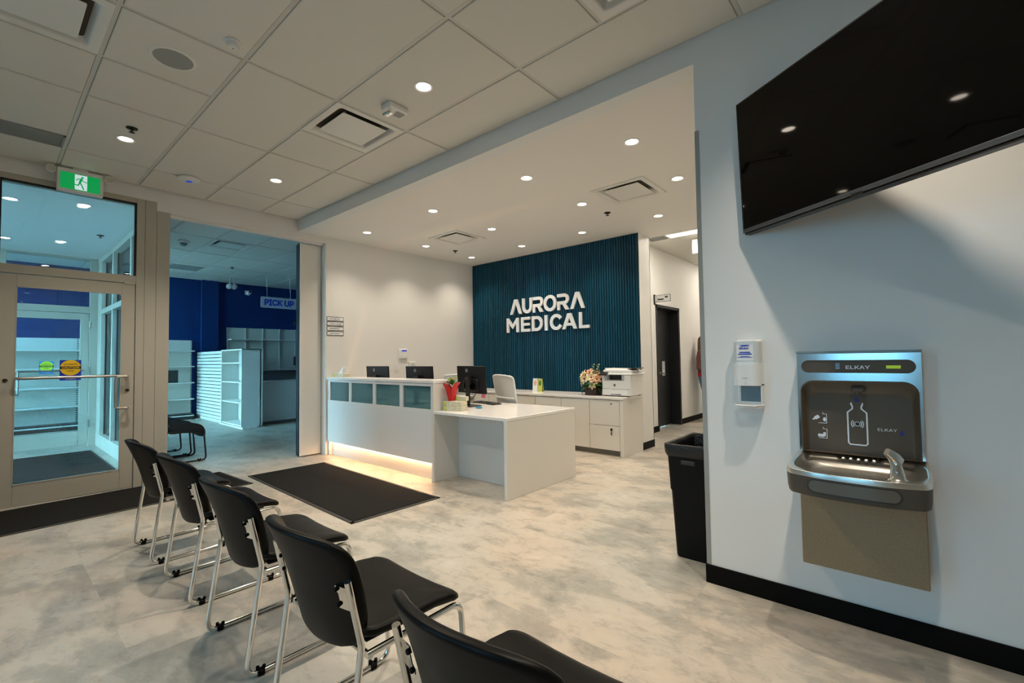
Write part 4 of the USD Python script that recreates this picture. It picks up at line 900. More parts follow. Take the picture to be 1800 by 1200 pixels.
t.part('plate', xf(cb(-.038, .038, -.07, .07, 0, .006, .003), FACE_X), 'white_plastic'); t.part('rocker', xf(xf(cb(-.017, .017, -.035, .035, .0, .007, .002), rotx(.05)), FACE_X, (.005, 0, 0)), 'white_plastic')
t = Thing('wall_intercom', 'small pale box on the wall just above the second monitor', 'wall box', (W, 4.60, 1.21))
t.part('case', xf(cb(-.065, .065, -.05, .05, 0, .03, .006), FACE_X), 'white_plastic'); t.part('grille', xf(cat([bx(-.04, .04, -.02 + .012 * q, -.016 + .012 * q, .0295, .031) for q in range(4)]), FACE_X), 'grille_grey')
# folding partition parked in the opening
t = Thing('folding_partition', 'cream folding partition panels parked at the right side of the opening', 'folding partition', world=True)
for k in range(3):
    x = -6.262 - .056 * k
    t.part('panel', cb(x - .045, x, 2.832 + .012 * k, 3.128, .012, 2.915, .004), 'laminate_warm'); t.part('edge_seal', bx(x - .036, x - .009, 2.824 + .012 * k, 2.834 + .012 * k, .012, 2.91), 'gasket')
t.part('latch', cat(bx(-6.40, -6.37, 2.806, 2.826, 1.24, 1.36), bx(-6.40, -6.37, 2.806, 2.826, 1.80, 1.84)), 'black_metal')

t = Thing('blade_sign', 'small silver sign projecting from the corridor wall above the black door', 'sign', (CX, 7.62, 2.285))
t.part('bracket', cb(.0, .012, -.03, .03, -.10, .075, .003), 'black_metal')
t.part('plate', cb(.012, .285, -.006, .006, -.058, .058, .003), 'sign_silver'); t.part('edge', cat(cb(.012, .287, -.007, .007, .055, .061, .001), cb(.012, .287, -.007, .007, -.061, -.055, .001), cb(.281, .287, -.007, .007, -.06, .06, .001)), 'black_metal')
t.part('print', xf(cat(ext(sbox(-.085, -.030, .02, -.004), .0008), ext(sbox(.045, .004, .095, .034), .0008)), FACE_Y, (.15, -.006, 0)), 'ink_dark')
# ================================================================== television
a = math.radians(33.4); tl = math.radians(1.7)
tu = np.array([math.cos(a), -math.sin(a), 0]); tn = np.array([-math.sin(a), -math.cos(a), 0]); tvv = np.array([0, 0, -1.]) * math.cos(tl) - tn * math.sin(tl)
tR = np.stack([tu, -tvv, np.cross(tu, -tvv)], 1); tTL = np.array([-.678, 2.700, 2.668]); tW, tH = 1.262, .712
t = Thing('television', 'large black flat television turned away from the white wall on its bracket', 'television', tuple(tTL + tu * tW / 2 + tvv * tH / 2))
def TVm(m): return xf(m, tR)
t.part('screen', TVm(cb(-tW / 2 + .006, tW / 2 - .006, -tH / 2 + .018, tH / 2 - .006, -.004, .0, .001)), 'screen')
t.part('bezel', TVm(cat(cb(-tW / 2, tW / 2, tH / 2 - .007, tH / 2, -.03, .002, .001), cb(-tW / 2, -tW / 2 + .007, -tH / 2, tH / 2, -.03, .002, .001), cb(tW / 2 - .007, tW / 2, -tH / 2, tH / 2, -.03, .002, .001))), 'black_plastic')
t.part('lower_trim', TVm(cb(-tW / 2 + .004, tW / 2 - .004, -tH / 2 - .010, -tH / 2 - .0005, -.045, -.004, .003)), 'black_plastic')
t.part('lower_bezel', TVm(cb(-tW / 2, tW / 2, -tH / 2, -tH / 2 + .020, -.03, .003, .002)), 'tv_edge')
t.part('sensor', TVm(cb(-.03, .02, -tH / 2 - .008, -tH / 2 + .006, -.012, .004, .002)), 'black_plastic')
t.part('back_cover', TVm(cat(bx(-tW / 2 + .004, tW / 2 - .004, -tH / 2 + .004, tH / 2 - .004, -.028, -.004), cb(-tW / 2 + .01, tW / 2 - .01, -tH / 2 + .001, .10, -.052, -.026, .010))), 'black_plastic')
ctr = tTL + tu * tW / 2 + tvv * tH / 2; bk = -tn * .06
t.part('wall_bracket', cat(move(bx(-.10, .10, -.014, -.002, .10, .30), 0, RB - ctr[1], 0), tube([(0, RB - ctr[1] - .01, .22), (.16, (RB - ctr[1]) * .55, .22), tuple(bk + [0, 0, .20])], .02, 8), xf(bx(-.2, .2, .05, .30, -.066, -.05), tR)), 'black_metal')

# ================================================================== sanitizer dispenser
t = Thing('sanitizer_dispenser', 'white wall-mounted hand sanitizer dispenser with clear refill and drip tray', 'dispenser', (-.662, RB, 1.19))
def arcbox(w_, d, z0, z1, r, n=8, taper=0.0, y0=0.0):
    o = [(-w_ / 2, y0)] + [(-w_ / 2 + r - r * math.cos(q), -d + r - r * math.sin(q)) for q in np.linspace(0, math.pi / 2, n)] + [(w_ / 2 - r + r * math.sin(q), -d + r - r * math.cos(q)) for q in np.linspace(0, math.pi / 2, n)] + [(w_ / 2, y0)]
    o = np.array(o); return loft([at_z(o, z0), at_z(o * [1 - taper, 1 - taper], z1)])
t.part('back_plate', cb(-.062, .066, -.020, 0, -.17, .185, .006), 'white_plastic')
rf = t.part('refill', arcbox(.128, .085, .055, .172, .03), 'pale_plastic', smooth=40, label='clear refill bottle with printed label')
lb = subpart(rf, 'label', xf(ext(rr(.082, .085, .003), .001), FACE_Y, (-.004, -.0852, .115)), 'paper')
tg = subpart(rf, 'tag', xf(ext(Polygon([(-.024, -.009), (.022, -.009), (.027, .013), (-.019, .013)]), .001), FACE_Y, (-.008, -.0863, .143)), 'ink_blue')
subpart(rf, 'lettering', xf(text('Purell', .0135, .0006, True, True), FACE_Y @ np.diag([.9, 1, 1]), (-.005, -.0873, .1445)), 'paper')
subpart(rf, 'print', xf(cat(ext(sbox(-.026, .001, .026, .007), .0006), ext(sbox(-.033, -.008, .033, -.002), .0006), ext(sbox(-.022, -.019, .022, -.016), .0006), ext(sbox(-.036, -.024, .036, -.021), .0006)), FACE_Y, (-.004, -.0862, .112)), 'ink_blue')
t.part('neck_cap', cb(-.035, .035, -.07, -.01, .170, .184, .004), 'white_plastic')
t.part('body', arcbox(.134, .105, -.060, .056, .04), 'white_plastic', smooth=40)
t.part('emblem', xf(cat(text('PURELL', .006, .0006, True, True), move(ext(sbox(-.0015, -.0305, .0015, -.024), .0006), 0, 0, 0)), FACE_Y, (0, -.1052, -.020)), 'sign_grey')
t.part('recess', cb(-.045, .052, -.024, -.018, -.148, -.058, .002), 'smoke_grey')
t.part('drip_tray', cat(arcbox(.130, .10, -.178, -.168, .045), tube([(-.065, -.02, -.165), (-.064, -.06, -.165), (-.045, -.095, -.165), (0, -.104, -.165), (.045, -.095, -.165), (.064, -.06, -.165), (.065, -.02, -.165)], .006, 8)), 'white_plastic', smooth=40)
t.part('side_arm', cb(.060, .067, -.06, -.015, -.17, -.05, .003), 'white_plastic')

# ================================================================== drinking fountain with bottle filler
FC, FW = -.195, .462                     # centre and width
t = Thing('drinking_fountain', 'steel and brown drinking fountain with a bottle filler on the white wall', 'drinking fountain', (FC, RB, 0))
h = FW / 2; zt, zb, fd = 1.297, .826, .098
fr = sbox(-h, zb, h, zt).difference(unary_union([rr(FW - .022, .36, .055, 0, 1.165 - .18), sbox(-h + .011, zb - .02, h - .011, 1.0)]))
t.part('filler_frame', cat(xf(ext(fr, .004), FACE_Y, (0, -fd + .004, 0)), bx(-h, -h + .003, -fd + .003, 0, zb, zt), bx(h - .003, h, -fd + .003, 0, zb, zt)), 'steel_mirror', label='polished steel surround of the bottle filler')
t.part('top_cap', cb(-h - .002, h + .002, -fd - .006, 0, zt - .004, zt + .008, .002), 'smoke_grey')
def alc(s, dz, y, zbot=.822):
    wv = (FW - .022) / 2 - s; top = 1.165 - dz; r = .055 - s * .3; o = []
    for q in np.linspace(0, math.pi / 2, 8): o.append((wv - r + r * math.cos(q), y, top - r + r * math.sin(q)))
    for q in np.linspace(math.pi / 2, math.pi, 8): o.append((-wv + r + r * math.cos(q), y, top - r + r * math.sin(q)))
    o.append((-wv, y, zbot)); o.append((wv, y, zbot)); return np.array(o)
t.part('alcove', loft([alc(0, 0, -fd - .003), alc(.004, .004, -fd - .004), alc(.010, .020, -fd + .012), alc(.016, .040, -fd + .030), alc(.022, .056, -fd + .040), alc(.03, .066, -fd + .044)], False, True), 'bronze_plastic', smooth=40, label='brown plastic recess with printed symbols')
yb = -fd + .0435
pill = rr(.415, .050, .025, 0, 0, 12)
p = t.part('control_strip', xf(cat(ext(pill, .004), ext(rr(.425, .060, .030, 0, 0, 12).difference(pill), .006)), FACE_Y, (0, -fd, 1.232)), 'bronze_plastic')
subpart(p, 'lettering', xf(text('ELKAY', .0155, .0008, True, True), FACE_Y @ np.diag([1.35, 1, 1]), (.010, -fd - .004, 1.228)), 'icon_white')

pbr('logo_sky', (.25, .45, .65), .4)
subpart(p, 'emblem', xf(cat([ext(sbox(-.008, -.013 + .0072 * q, .008, -.0085 + .0072 * q), .0008) for q in range(4)]), FACE_Y, (-.066, -fd - .004, 1.2335)), 'logo_sky')
subpart(p, 'display', xf(ext(sbox(-.025, -.007, .025, .007), .001), FACE_Y, (.137, -fd - .004, 1.230)), 'lcd', label='lit yellow-green counter display')
t.part('nozzle', cat(cb(-.022, .034, yb - .040, yb, 1.112, 1.136, .008), cyl((.006, yb - .025, 1.104), (.006, yb - .025, 1.115), .011, 12)), 'apron')
bo = [(.008 + .012, .072), (.012 + .012, .066), (.024, .050), (.040, .030), (.040, -.128), (.034, -.135)]
bo = [(-.021, .076), (-.021, .066), (-.017, .060), (-.017, .048), (-.036, .030), (-.036, -.112), (-.029, -.120), (.029, -.120), (.036, -.112), (.036, .030), (.017, .048), (.017, .060), (.021, .066), (.021, .076)]
t.part('bottle_outline', xf(ext(stroke(bo, .0062, 'flat', 'round'), .001), FACE_Y, (-.003, yb, .985)), 'icon_white')
rings_ = [Point(0, 0).buffer(rad + .0017, 24).difference(Point(0, 0).buffer(rad - .0017, 24)) for rad in (.016, .023)]
cut = unary_union([Polygon([(0, 0), (.05, .05), (-.05, .05)]), Polygon([(0, 0), (.05, -.05), (-.05, -.05)])])
t.part('sensor_rings', xf(ext(unary_union([q.difference(cut) for q in rings_] + [Point(0, 0).buffer(.011).difference(Point(0, 0).buffer(.0085))]), .0008), FACE_Y, (-.003, yb, .962)), 'icon_white')
t.part('sensor_eye', xf(lathe([(.0085, 0), (.006, .003), (.0005, .004)], 14), FACE_Y, (-.003, yb, .962)), 'black_plastic', smooth=40)
drop = lambda s: unary_union([Point(0, 0).buffer(.0085 * s), Polygon([(-.0078 * s, .003 * s), (.0078 * s, .003 * s), (0, .019 * s)])])
t.part('drop_symbol', xf(ext(drop(1.0), .0008), FACE_Y, (-.003, yb, 1.072)), 'icon_blue'); t.part('drop_symbol', xf(ext(drop(1.0), .0012), FACE_Y, (.155, yb, .930)), 'icon_blue')
t.part('lettering', xf(text('ELKAY', .0125, .0008, False, True), FACE_Y @ np.diag([1.3, 1, 1]), (.105, yb, .943)), 'icon_white')
for dz, kk in ((.978, 0), (.906, 1)):
    ms = [ext(stroke([(-.022, -.022), (.012, -.022), (.012, .022), (-.002, .022), (-.002, .030)], .0026), .0008)]
    ms.append(ext(affinity.rotate(unary_union([rr(.022, .016, .004), rr(.012, .008, .002, -.015, 0)]), 35 if kk == 0 else 0).buffer(0), .0009) if kk == 0 else ext(unary_union([rr(.026, .014, .003, -.012, -.010), rr(.010, .020, .003, .002, -.004)]), .0009))
    if kk == 0: ms.append(ext(affinity.scale(Point(.004, -.004).buffer(1, 12), .006, .010), .0009))
    m = cat(ms[:1]); v = ms[1]
    t.part('hand_symbol', xf(cat(m, move(v, -.026 if kk == 0 else -.0, .002 if kk == 0 else 0, 0), *ms[2:]), FACE_Y, (-.135, yb, dz)), 'icon_white')
# basin: curved front, dished stainless top
def foot(u, s):                          # u across -1..1, s 0 (wall) .. 1 (front)
    x = u * (h + .004 + .010 * math.sin(math.pi * min(s, 1) * .8)); front = -.452 + .055 * abs(u) ** 2.6
    return x, front * s
NU, NV = 56, 40; V = []
for j in range(NV + 1):
    for i in range(NU + 1):
        u = -1 + 2 * i / NU; s = j / NV; x, y = foot(u, s)
        if abs(u) > .9 and s > .82:       # rounded front corners
            k = (abs(u) - .9) / .1; y += .03 * k * k * (s - .82) / .18
        e = max(abs(u) / .925, abs((s - .60) / .355)); e = (abs(u / .925) ** 5 + abs((s - .605) / .345) ** 4) ** .25
        z = .800 - .046 * max(0., min(1., (1 - e) * 3.2)) ** 0.9 if e < 1 else .800
        z += .006 * max(0, 1 - abs(s - .985) / .02) * 0
        if .19 < s < .47 and abs(u) < .86:            # shallow pockets beside the drain ledge
            k = min(1, (s - .19) / .05) * min(1, (.47 - s) / .08); z = min(z, .800 - .022 * k * min(1, (.86 - abs(u)) / .06))
        if s < .30 and abs(u) < .34 and s > .17: z = min(z, .797 - .012 * min(1, (s - .17) / .03))
        V.append((x, y, z + .026 * (1 - s) - .006))
Fq = []
for j in range(NV):
    for i in range(NU):
        a0 = j * (NU + 1) + i; Fq += [(a0, a0 + NU + 1, a0 + NU + 2), (a0, a0 + NU + 2, a0 + 1)]
V = np.array(V); Fq = np.array(Fq)
rim = list(range(0, NV * (NU + 1), NU + 1)) + [NV * (NU + 1) + i for i in range(NU + 1)] + [j * (NU + 1) + NU for j in range(NV - 1, -1, -1)]
def skirt(z1, z2, grow=0.0, z0=None):
    p = V[rim].copy(); c = np.array([0, -.2, 0]); g = lambda q, s, z: np.column_stack([q[:, 0] * (1 + s), q[:, 1] * (1 + s), np.full(len(q), z) if np.isscalar(z) else z])
    return p, g
p0, g = skirt(0, 0)
topz = p0[:, 2]
rows_ = [p0, g(p0, .006, topz - .004), g(p0, .006, topz - .022)]
def strip(rows): 
    n = len(rows[0]); v = np.vstack(rows); f = []
    for r_ in range(len(rows) - 1):
        for i in range(n - 1): q = r_ * n + i; f += [(q, q + n, q + n + 1), (q, q + n + 1, q + 1)]
    return T(v, f)
t.part('basin', cat(T(V, Fq), strip(rows_)), 'steel_basin', smooth=50, label='stainless steel basin')
t.part('apron', strip([g(p0, .005, topz - .020), g(p0, .004, topz - .026), g(p0, -.004, .715), g(p0, -.02, .690), g(p0, -.12, .682), g(p0, -.9, .682)]), 'apron', smooth=40)
# push bar follows the curved front
pb = ext(rr(.30, .046, .023, 0, 0, 10), .007).subdivide_to_size(.02); v = np.array(pb.vertices)
def front_y(x): return (-.452 + .055 * np.abs(x / (h + .012)) ** 2.6)
pv = np.column_stack([v[:, 0], front_y(v[:, 0]) * .999 - v[:, 2] + .001, .738 + v[:, 1]]); t.part('push_bar', T(pv, pb.faces), 'pushbar', smooth=30)
pb = ext(rr(.312, .058, .029, 0, 0, 10).difference(rr(.298, .044, .022, 0, 0, 10)), .004).subdivide_to_size(.02); v = np.array(pb.vertices)
t.part('push_bar_rim', T(np.column_stack([v[:, 0], front_y(v[:, 0]) * .999 - v[:, 2] + .001, .738 + v[:, 1]]), pb.faces), 'kick_grey_dark', smooth=30)
t.part('drain_grille', cat([cb(-.062 + .028 * k, -.048 + .028 * k, -.135, -.075, .803, .815, .003) for k in range(5)]), 'steel')
t.part('drain_hole', cat([xf(lathe([(.006, 0), (.005, .001), (.0005, .001)], 10), t=(-.054 + .028 * k, -.142, .806)) for k in range(5)]), 'black_plastic')
sp = t.part('bubbler', loft([np.column_stack([ring_of(a_, b_, min(a_, b_) * .98, 4) @ np.array([[1, 0], [0, 1]]) + [cx, cy], np.full(20, z)]) for a_, b_, cx, cy, z in ((.046, .036, 0, 0, .774), (.040, .030, 0, 0, .782), (.027, .021, 0, 0, .790), (.021, .018, 0, .004, .815), (.019, .017, -.004, .012, .842), (.020, .018, -.012, .028, .868), (.019, .016, -.022, .044, .884), (.012, .010, -.030, .052, .889))]) , 'chrome', smooth=60)
from pxr import Vt
UsdGeom.Mesh(stage.GetPrimAtPath(sp)).GetPointsAttr().Set(Vt.Vec3fArray.FromNumpy((np.array(UsdGeom.Mesh(stage.GetPrimAtPath(sp)).GetPointsAttr().Get()) + [.140, -.355, .004]).astype(np.float32)))
subpart(sp, 'mouth_guard', xf(loft([at_z(ring_of(.016, .012, .008, 3), 0), at_z(ring_of(.020, .014, .008, 3), .03), at_z(ring_of(.014, .010, .006, 3), .075)]), rotz(.9) @ roty(-.95), (.150, -.345, .858)), 'chrome', smooth=50)
t.part('cabinet', cb(-.226, .226, -.165, 0, .303, .70, .004), 'tan_textured', label='tan textured steel cabinet under the basin')

# ================================================================== waste bin
t = Thing('waste_bin', 'tall narrow black waste bin with a bag folded over its rim', 'waste bin', (-1.085, 3.19, 0))
t.part('body', loft([at_z(ring_of(.105, .215, .03, 4), 0.0), at_z(ring_of(.108, .218, .03, 4), .012), at_z(ring_of(.125, .238, .03, 4), .42), at_z(ring_of(.131, .240, .03, 4), .43), at_z(ring_of(.142, .255, .03, 4), .705), at_z(ring_of(.132, .245, .03, 4), .705), at_z(ring_of(.10, .21, .03, 4), .05)], True, True), 'bin', smooth=35)
th = np.linspace(0, 2 * math.pi, 96, endpoint=False)
def bagring(hx, hy, z, wob, sd):
    o = ring_of(hx, hy, .035, 9); d = np.vstack([np.linspace(o[i], o[(i + 1) % len(o)], 3, endpoint=False) for i in range(len(o))]); n = meshkit.noise(np.column_stack([d * 40, np.full(len(d), sd)])) - .5
    return np.column_stack([d * (1 + wob * n[:, None] * .5), z + n * wob * .25])
t.part('bag', loft([bagring(.146, .259, .648, .035, 1.), bagring(.152, .265, .665, .05, 2.), bagring(.156, .270, .70, .03, 3.), bagring(.154, .268, .722, .05, 4.), bagring(.146, .259, .728, .05, 5.), bagring(.136, .248, .720, .04, 6.), bagring(.125, .235, .64, .06, 7.), bagring(.11, .22, .40, .08, 8.)], False, True), 'bag', smooth=60)
t.part('handle', cb(-.045, .045, -.262, -.245, .600, .628, .006), 'kick_rubber')

# ================================================================== person in the corridor
t = Thing('person', 'person in a dark maroon sweater and jeans, mostly hidden, leaning at the corridor wall', 'person', (-3.115, 9.50, 0))
J = dict(hipL=(0, .09, .86), hipR=(0, -.09, .86), kneeL=(.03, .09, .46), kneeR=(.06, -.08, .46), ankL=(.0, .10, .08), ankR=(.10, -.08, .08), pel=(0, 0, .92), waist=(-.01, 0, 1.05), chest=(-.02, 0, 1.25), neck=(-.02, 0, 1.41), shL=(-.02, .17, 1.34), shR=(-.02, -.17, 1.34), elL=(.0, .22, 1.08), elR=(-.04, -.215, 1.06), wrL=(.18, .12, .99), wrR=(.17, -.12, .98))
def hull(*balls):
    return manifold3d.Manifold.batch_hull([manifold3d.Manifold.sphere(r, 20).translate(tuple(map(float, c))) for c, r in balls])
def body(parts, e=.03):
    m = parts[0]
    for q in parts[1:]: m = m + q
    m = m.refine_to_length(e); k = m.to_mesh(); tm = trimesh.Trimesh(k.vert_properties[:, :3], k.tri_verts, process=True); trimesh.smoothing.filter_taubin(tm, iterations=12); return tm
torso = [hull((J['waist'], .115), ((-.02, .10, 1.25), .10), ((-.02, -.10, 1.25), .10)), hull(((0, .07, .90), .105), ((0, -.07, .90), .105), (J['waist'], .115)), hull(((-.02, .10, 1.25), .10), ((-.02, -.10, 1.25), .10), (J['shL'], .055), (J['shR'], .055), (J['neck'], .055))]
arms = [hull((J[a_], ra), (J[b_], rb)) for a_, ra, b_, rb in (('shL', .06, 'elL', .045), ('elL', .045, 'wrL', .032), ('shR', .06, 'elR', .045), ('elR', .045, 'wrR', .032))]
legs = [hull((J[a_], ra), (J[b_], rb)) for a_, ra, b_, rb in (('hipL', .088, 'kneeL', .062), ('kneeL', .060, 'ankL', .042), ('hipR', .088, 'kneeR', .062), ('kneeR', .060, 'ankR', .042))]
skinp = [hull((J['neck'], .05), ((.0, 0, 1.47), .05)), hull(((.0, 0, 1.57), .092), ((.02, 0, 1.52), .075), ((.035, 0, 1.48), .045)), hull(((.095, 0, 1.53), .012), ((.08, 0, 1.56), .012))]
for s_, wr in ((1, J['wrL']), (-1, J['wrR'])):
    w_ = np.array(wr); d = np.array([.6, -.55 * s_, .05]); d /= np.linalg.norm(d); up = np.array([0, 0, 1.]); 
    skinp.append(hull((w_, .028), (w_ + d * .05 + up * .02, .022), (w_ + d * .05 - up * .02, .022)))
    for q in range(4):
        b0 = w_ + d * .06 + up * (.03 - .02 * q); skinp += [hull((b0, .009), (b0 + d * .035, .0085)), hull((b0 + d * .035, .0085), (b0 + d * .055 + np.array([-.012, 0, 0]), .007))]
    skinp.append(hull((w_ + d * .02 + up * .025, .011), (w_ + d * .05 + up * .05, .008)))
one = body(torso + arms + legs + skinp + [hull((J['ankL'], .042), ((.01, .10, .045), .04), ((.13, .12, .03), .03)), hull((J['ankR'], .042), ((.11, -.08, .045), .04), ((.23, -.08, .03), .03))], .028)
t.part('body', one, 'skin', smooth=True)
t.part('sweater', body([hull((J['waist'], .125), ((-.02, .10, 1.25), .11), ((-.02, -.10, 1.25), .11)), hull(((0, .07, .97), .112), ((0, -.07, .97), .112), (J['waist'], .125)), hull(((-.02, .10, 1.25), .11), ((-.02, -.10, 1.25), .11), (J['shL'], .066), (J['shR'], .066), ((-.02, 0, 1.39), .062))] + [hull((J[a_], ra), (J[b_], rb)) for a_, ra, b_, rb in (('shL', .071, 'elL', .056), ('elL', .056, 'wrL', .042), ('shR', .071, 'elR', .056), ('elR', .056, 'wrR', .042))]), 'sweater', smooth=True)
t.part('shirt_hem', body([hull(((0, .075, .90), .112), ((0, -.075, .90), .112), ((0, .07, .96), .110), ((0, -.07, .96), .110))]), 'shirt_red', smooth=True)
t.part('jeans', body([hull((J[a_], ra), (J[b_], rb)) for a_, ra, b_, rb in (('hipL', .098, 'kneeL', .071), ('kneeL', .070, 'ankL', .055), ('hipR', .098, 'kneeR', .071), ('kneeR', .070, 'ankR', .055))] + [hull(((0, .07, .86), .108), ((0, -.07, .86), .108))]), 'jeans', smooth=True)
for s_, ak, dx in ((1, (.01, .10), .12), (-1, (.11, -.08), .12)):
    t.part('shoe', body([hull(((ak[0] - .03, ak[1], .045), .045), ((ak[0] + dx, ak[1], .035), .035)), hull(((ak[0], ak[1], .08), .05), ((ak[0], ak[1], .045), .046))]), 'shoe', smooth=True)
t.part('hair', body([hull(((-.025, 0, 1.60), .10), ((.0, 0, 1.60), .095)), hull(((-.04, .05, 1.58), .06), ((-.05, .06, 1.38), .05)), hull(((-.04, -.05, 1.58), .06), ((-.05, -.07, 1.36), .05)), hull(((-.07, 0, 1.58), .06), ((-.08, 0, 1.36), .055))]), 'hair', smooth=True)
for s_ in (-1, 1):
    t.part('eye', xf(trimesh.creation.icosphere(2, .011), t=(.083, s_ * .032, 1.565)), 'paper'); t.part('ear', xf(trimesh.creation.icosphere(2, .022), np.diag([.7, .4, 1.2]), (.0, s_ * .088, 1.555)), 'skin')
t.part('mouth', xf(trimesh.creation.icosphere(2, .02), np.diag([.4, 1, .3]), (.076, 0, 1.497)), 'petal_pink')

# ================================================================== pharmacy furniture
def make_gondola(x_back, y0, y1, label, zs, ztop, depth, up_every, kick=True, name='gondola_shelf'):
    t = Thing(name, label, 'shelving', world=True)
    t.part('back_panel', bx(x_back, x_back + .03, y0, y1, .10 if kick else zs[0], ztop), 'gondola_back')
    n = max(1, round((y1 - y0) / up_every))
    for k in range(n + 1):
        y = y0 + (y1 - y0) * k / n; u = t.part('upright', bx(x_back + .02, x_back + .052, y - .014, y + .014, .08 if kick else zs[0], ztop), 'gondola')
        subpart(u, 'slot_strip', cat([bx(x_back + .052, x_back + .0535, y - .009, y + .009, z, z + .020) for z in np.arange(zs[0] + .03, ztop - .02, .045)]), 'slot', kind='stuff')
    for k in range(n):
        a, b = y0 + (y1 - y0) * k / n + .004, y0 + (y1 - y0) * (k + 1) / n - .004
        for z in zs: t.part('shelf', cat(cb(x_back + .03, x_back + depth, a, b, z - .028, z, .004)), 'gondola')
    if kick: t.part('kick_plate', bx(x_back + .02, x_back + depth - .02, y0, y1, 0, .125), 'black_metal'); t.part('header_panel', cb(x_back + .03, x_back + .05, y0, y1, zs[-1], ztop - .006, .003), 'gondola')
    return t
make_gondola(XP + .0, .31, 3.25, 'white gondola shelving along the blue wall, left of the slatted display', [.10, .475, .85, 1.222, 1.58], 1.825, .37, .98)
make_gondola(XP + .0, -1.1, .28, 'white gondola shelving along the blue wall nearer to the street', [.10, .475, .85, 1.222, 1.58], 1.825, .37, .69, name='street_gondola')
t = Thing('black_box', 'small black box on the white gondola shelf beside the door pillar', 'box', world=True); t.part('case', cb(-12.60, -12.53, 2.62, 2.93, .852, 1.13, .006), 'black_plastic'); t.part('label', bx(-12.531, -12.529, 2.7, 2.82, .95, 1.05), 'printer_black')
make_gondola(XP + .0, 4.02, 6.95, 'wall shelving bays with slotted uprights behind the pharmacy counter', [1.085, 1.872], 2.165, .30, .44, kick=False, name='wall_shelving')
t = Thing('wall_panel', 'beige lower wall board between the pharmacy counter and the shelving bays', 'wall panel', world=True); t.part('board', bx(XP + .001, XP + .02, 4.02, 6.95, .0, 1.057), 'gondola_back')
# slatted display and bookcase
t = Thing('slat_display', 'white slatted display board running away from the end bookcase in the pharmacy', 'display board', world=True)
SX0, SX1, SY = -12.86, -11.07, 3.385
t.part('core', bx(SX0, SX1, SY + .010, SY + .05, .05, 1.545), 'slot')
n = 20
for k in range(n):
    z0 = .06 + 1.485 * k / n; t.part('slat', cb(SX0, SX1, SY - .008, SY + .0105, z0 + .010, z0 + 1.485 / n - .004, .002), 'gondola')
t.part('base', bx(SX0, SX1, SY - .01, SY + .05, 0, .06), 'gondola')
t = Thing('bookcase', 'white open end bookcase in the pharmacy with empty shelves', 'bookcase', world=True)
BX0, BX1 = -11.05, -9.85
t.part('side_panel', cb(BX0, BX0 + .03, SY - .05, 3.72, 0, 1.545, .003), 'gondola'); t.part('side_panel', cb(BX1 - .03, BX1, SY - .06, 3.72, 0, 1.555, .003), 'gondola', label='tall closed end panel')
t.part('back_panel', bx(BX0, BX1, SY + .28, SY + .30, 0, 1.54), 'gondola'); t.part('top', cb(BX0, BX1, SY - .05, 3.72, 1.53, 1.556, .003), 'gondola')
for z in (.06, .50, .90, 1.29): t.part('shelf', cb(BX0 + .03, BX1 - .03, SY - .04, SY + .28, z - .025, z, .003), 'gondola')
t.part('plinth', bx(BX0 - .02, BX1 + .10, SY - .07, SY + .2, 0, .03), 'gondola')
t = Thing('pharmacy_counter', 'white pharmacy service counter beyond the bookcase', 'counter', world=True)
t.part('front', cb(-10.15, -10.10, 3.73, 6.9, .06, .845, .003), 'gondola'); t.part('top', cb(-10.75, -10.08, 3.73, 6.9, .845, .882, .003), 'gondola'); t.part('plinth', bx(-10.15, -10.13, 3.73, 6.9, 0, .07), 'kick_grey'); t.part('return', cb(-10.75, -10.15, 6.85, 6.9, 0, .845, .003), 'gondola')
# hanging sign and cameras
t = Thing('pickup_sign', 'grey hanging sign reading PICK UP in dark blue letters in the pharmacy', 'sign', (-10.8, 4.42, 2.62))

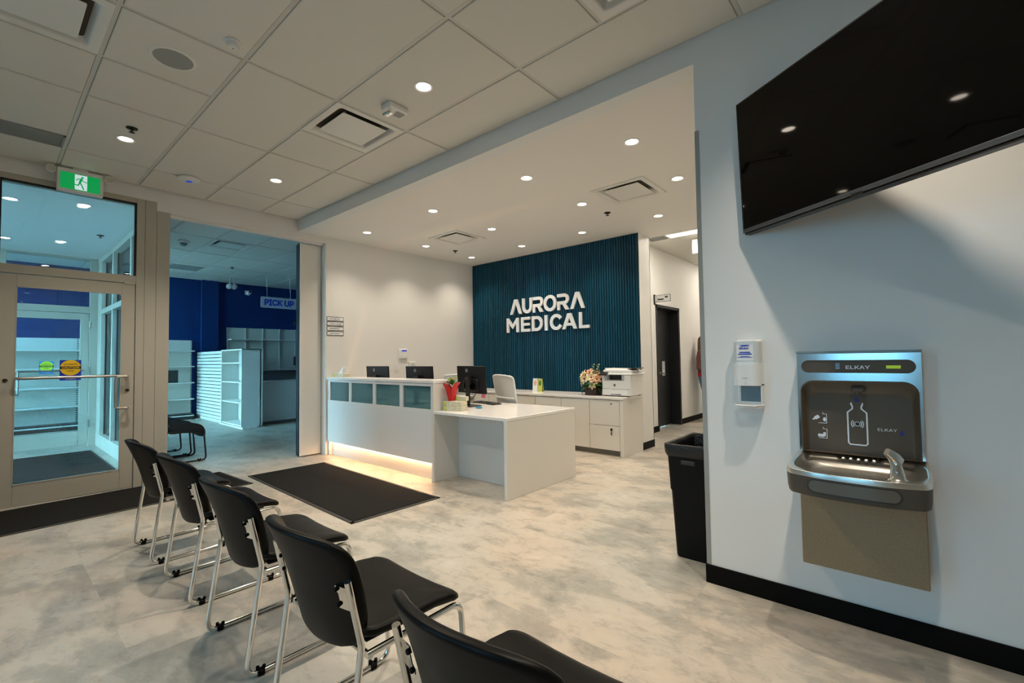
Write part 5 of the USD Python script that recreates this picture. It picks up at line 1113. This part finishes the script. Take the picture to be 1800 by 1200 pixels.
pbr('sign_pale', (.52, .56, .62), .45)
t.part('board', xf(ext(rr(.80, .245, .03), .012), FACE_X, (-.006, 0, 0)), 'sign_pale'); t.part('lettering', xf(cat([move(text('PICK UP', .125, .003, True, True), dx, dy, dz) for dx, dy, dz in ((-.007, 0, 0), (.007, 0, .0003), (0, -.005, .0005), (0, .005, .0006))]), FACE_X @ np.diag([.92, 1, 1]), (.006, -.0, .0)), 'sticker_blue')
for y in (-.26, .25): t.part('hanger', cyl((0, y, .12), (0, y - .03, .67), .004, 6), 'white_metal')
t = Thing('security_camera', 'white dome-shaped camera pair under the pharmacy ceiling near the blue wall', 'camera', (-12.10, 3.86, ZP - .006))
t.part('mount', cat(cyl((0, -.03, 0), (0, -.04, -.16), .012, 8), cyl((0, .05, 0), (0, .04, -.16), .012, 8)), 'white_plastic')
for s in (-1, 1): t.part('head', cat(xf(lathe([(.02, -.05), (.06, -.03), (.065, .03), (.03, .06)], 14), roty(1.2), (.0, s * .055, -.20))), 'white_plastic', smooth=40)
t = Thing('wall_camera', 'small white security camera on the blue pharmacy wall left of the hanging sign', 'camera', (XP, 4.45, 3.08))
t.part('mount', bx(0, .05, -.03, .03, -.05, .05), 'white_plastic'); t.part('head', xf(lathe([(.03, -.08), (.045, -.06), (.045, .08), (.02, .09)], 12), roty(1.25), (.13, .02, -.02)), 'white_plastic', smooth=40); t.part('eye', xf(lathe([(.035, .088), (.02, .096), (.001, .097)], 12), roty(1.25), (.13, .02, -.02)), 'black_plastic')
t = Thing('pharmacy_strobe', 'white round ceiling strobe in the pharmacy beside the door pillar', 'strobe', (-8.90, 2.13, ZP - .006))
t.part('base', lathe([(.08, .001), (.085, -.02), (.07, -.035)], 20), 'white_plastic', smooth=40); t.part('lens', lathe([(.05, -.03), (.05, -.06), (.03, -.08), (.001, -.085)], 20), 'smoke_grey', smooth=40)
t = Thing('pharmacy_grille', 'grey return-air grille in the pharmacy ceiling near the blue wall', 'air grille', world=True)
t.part('frame', cat(bx(-11.66, -11.09, 2.47, 2.485, ZP - .014, ZP - .001), bx(-11.66, -11.09, 3.005, 3.02, ZP - .014, ZP - .001)), "grille_grey"); t.part('blades', cat([bx(-11.66, -11.09, 2.49 + .03 * k, 2.51 + .03 * k, ZP - .014, ZP - .007) for k in range(17)]), 'grille_grey', kind='stuff')
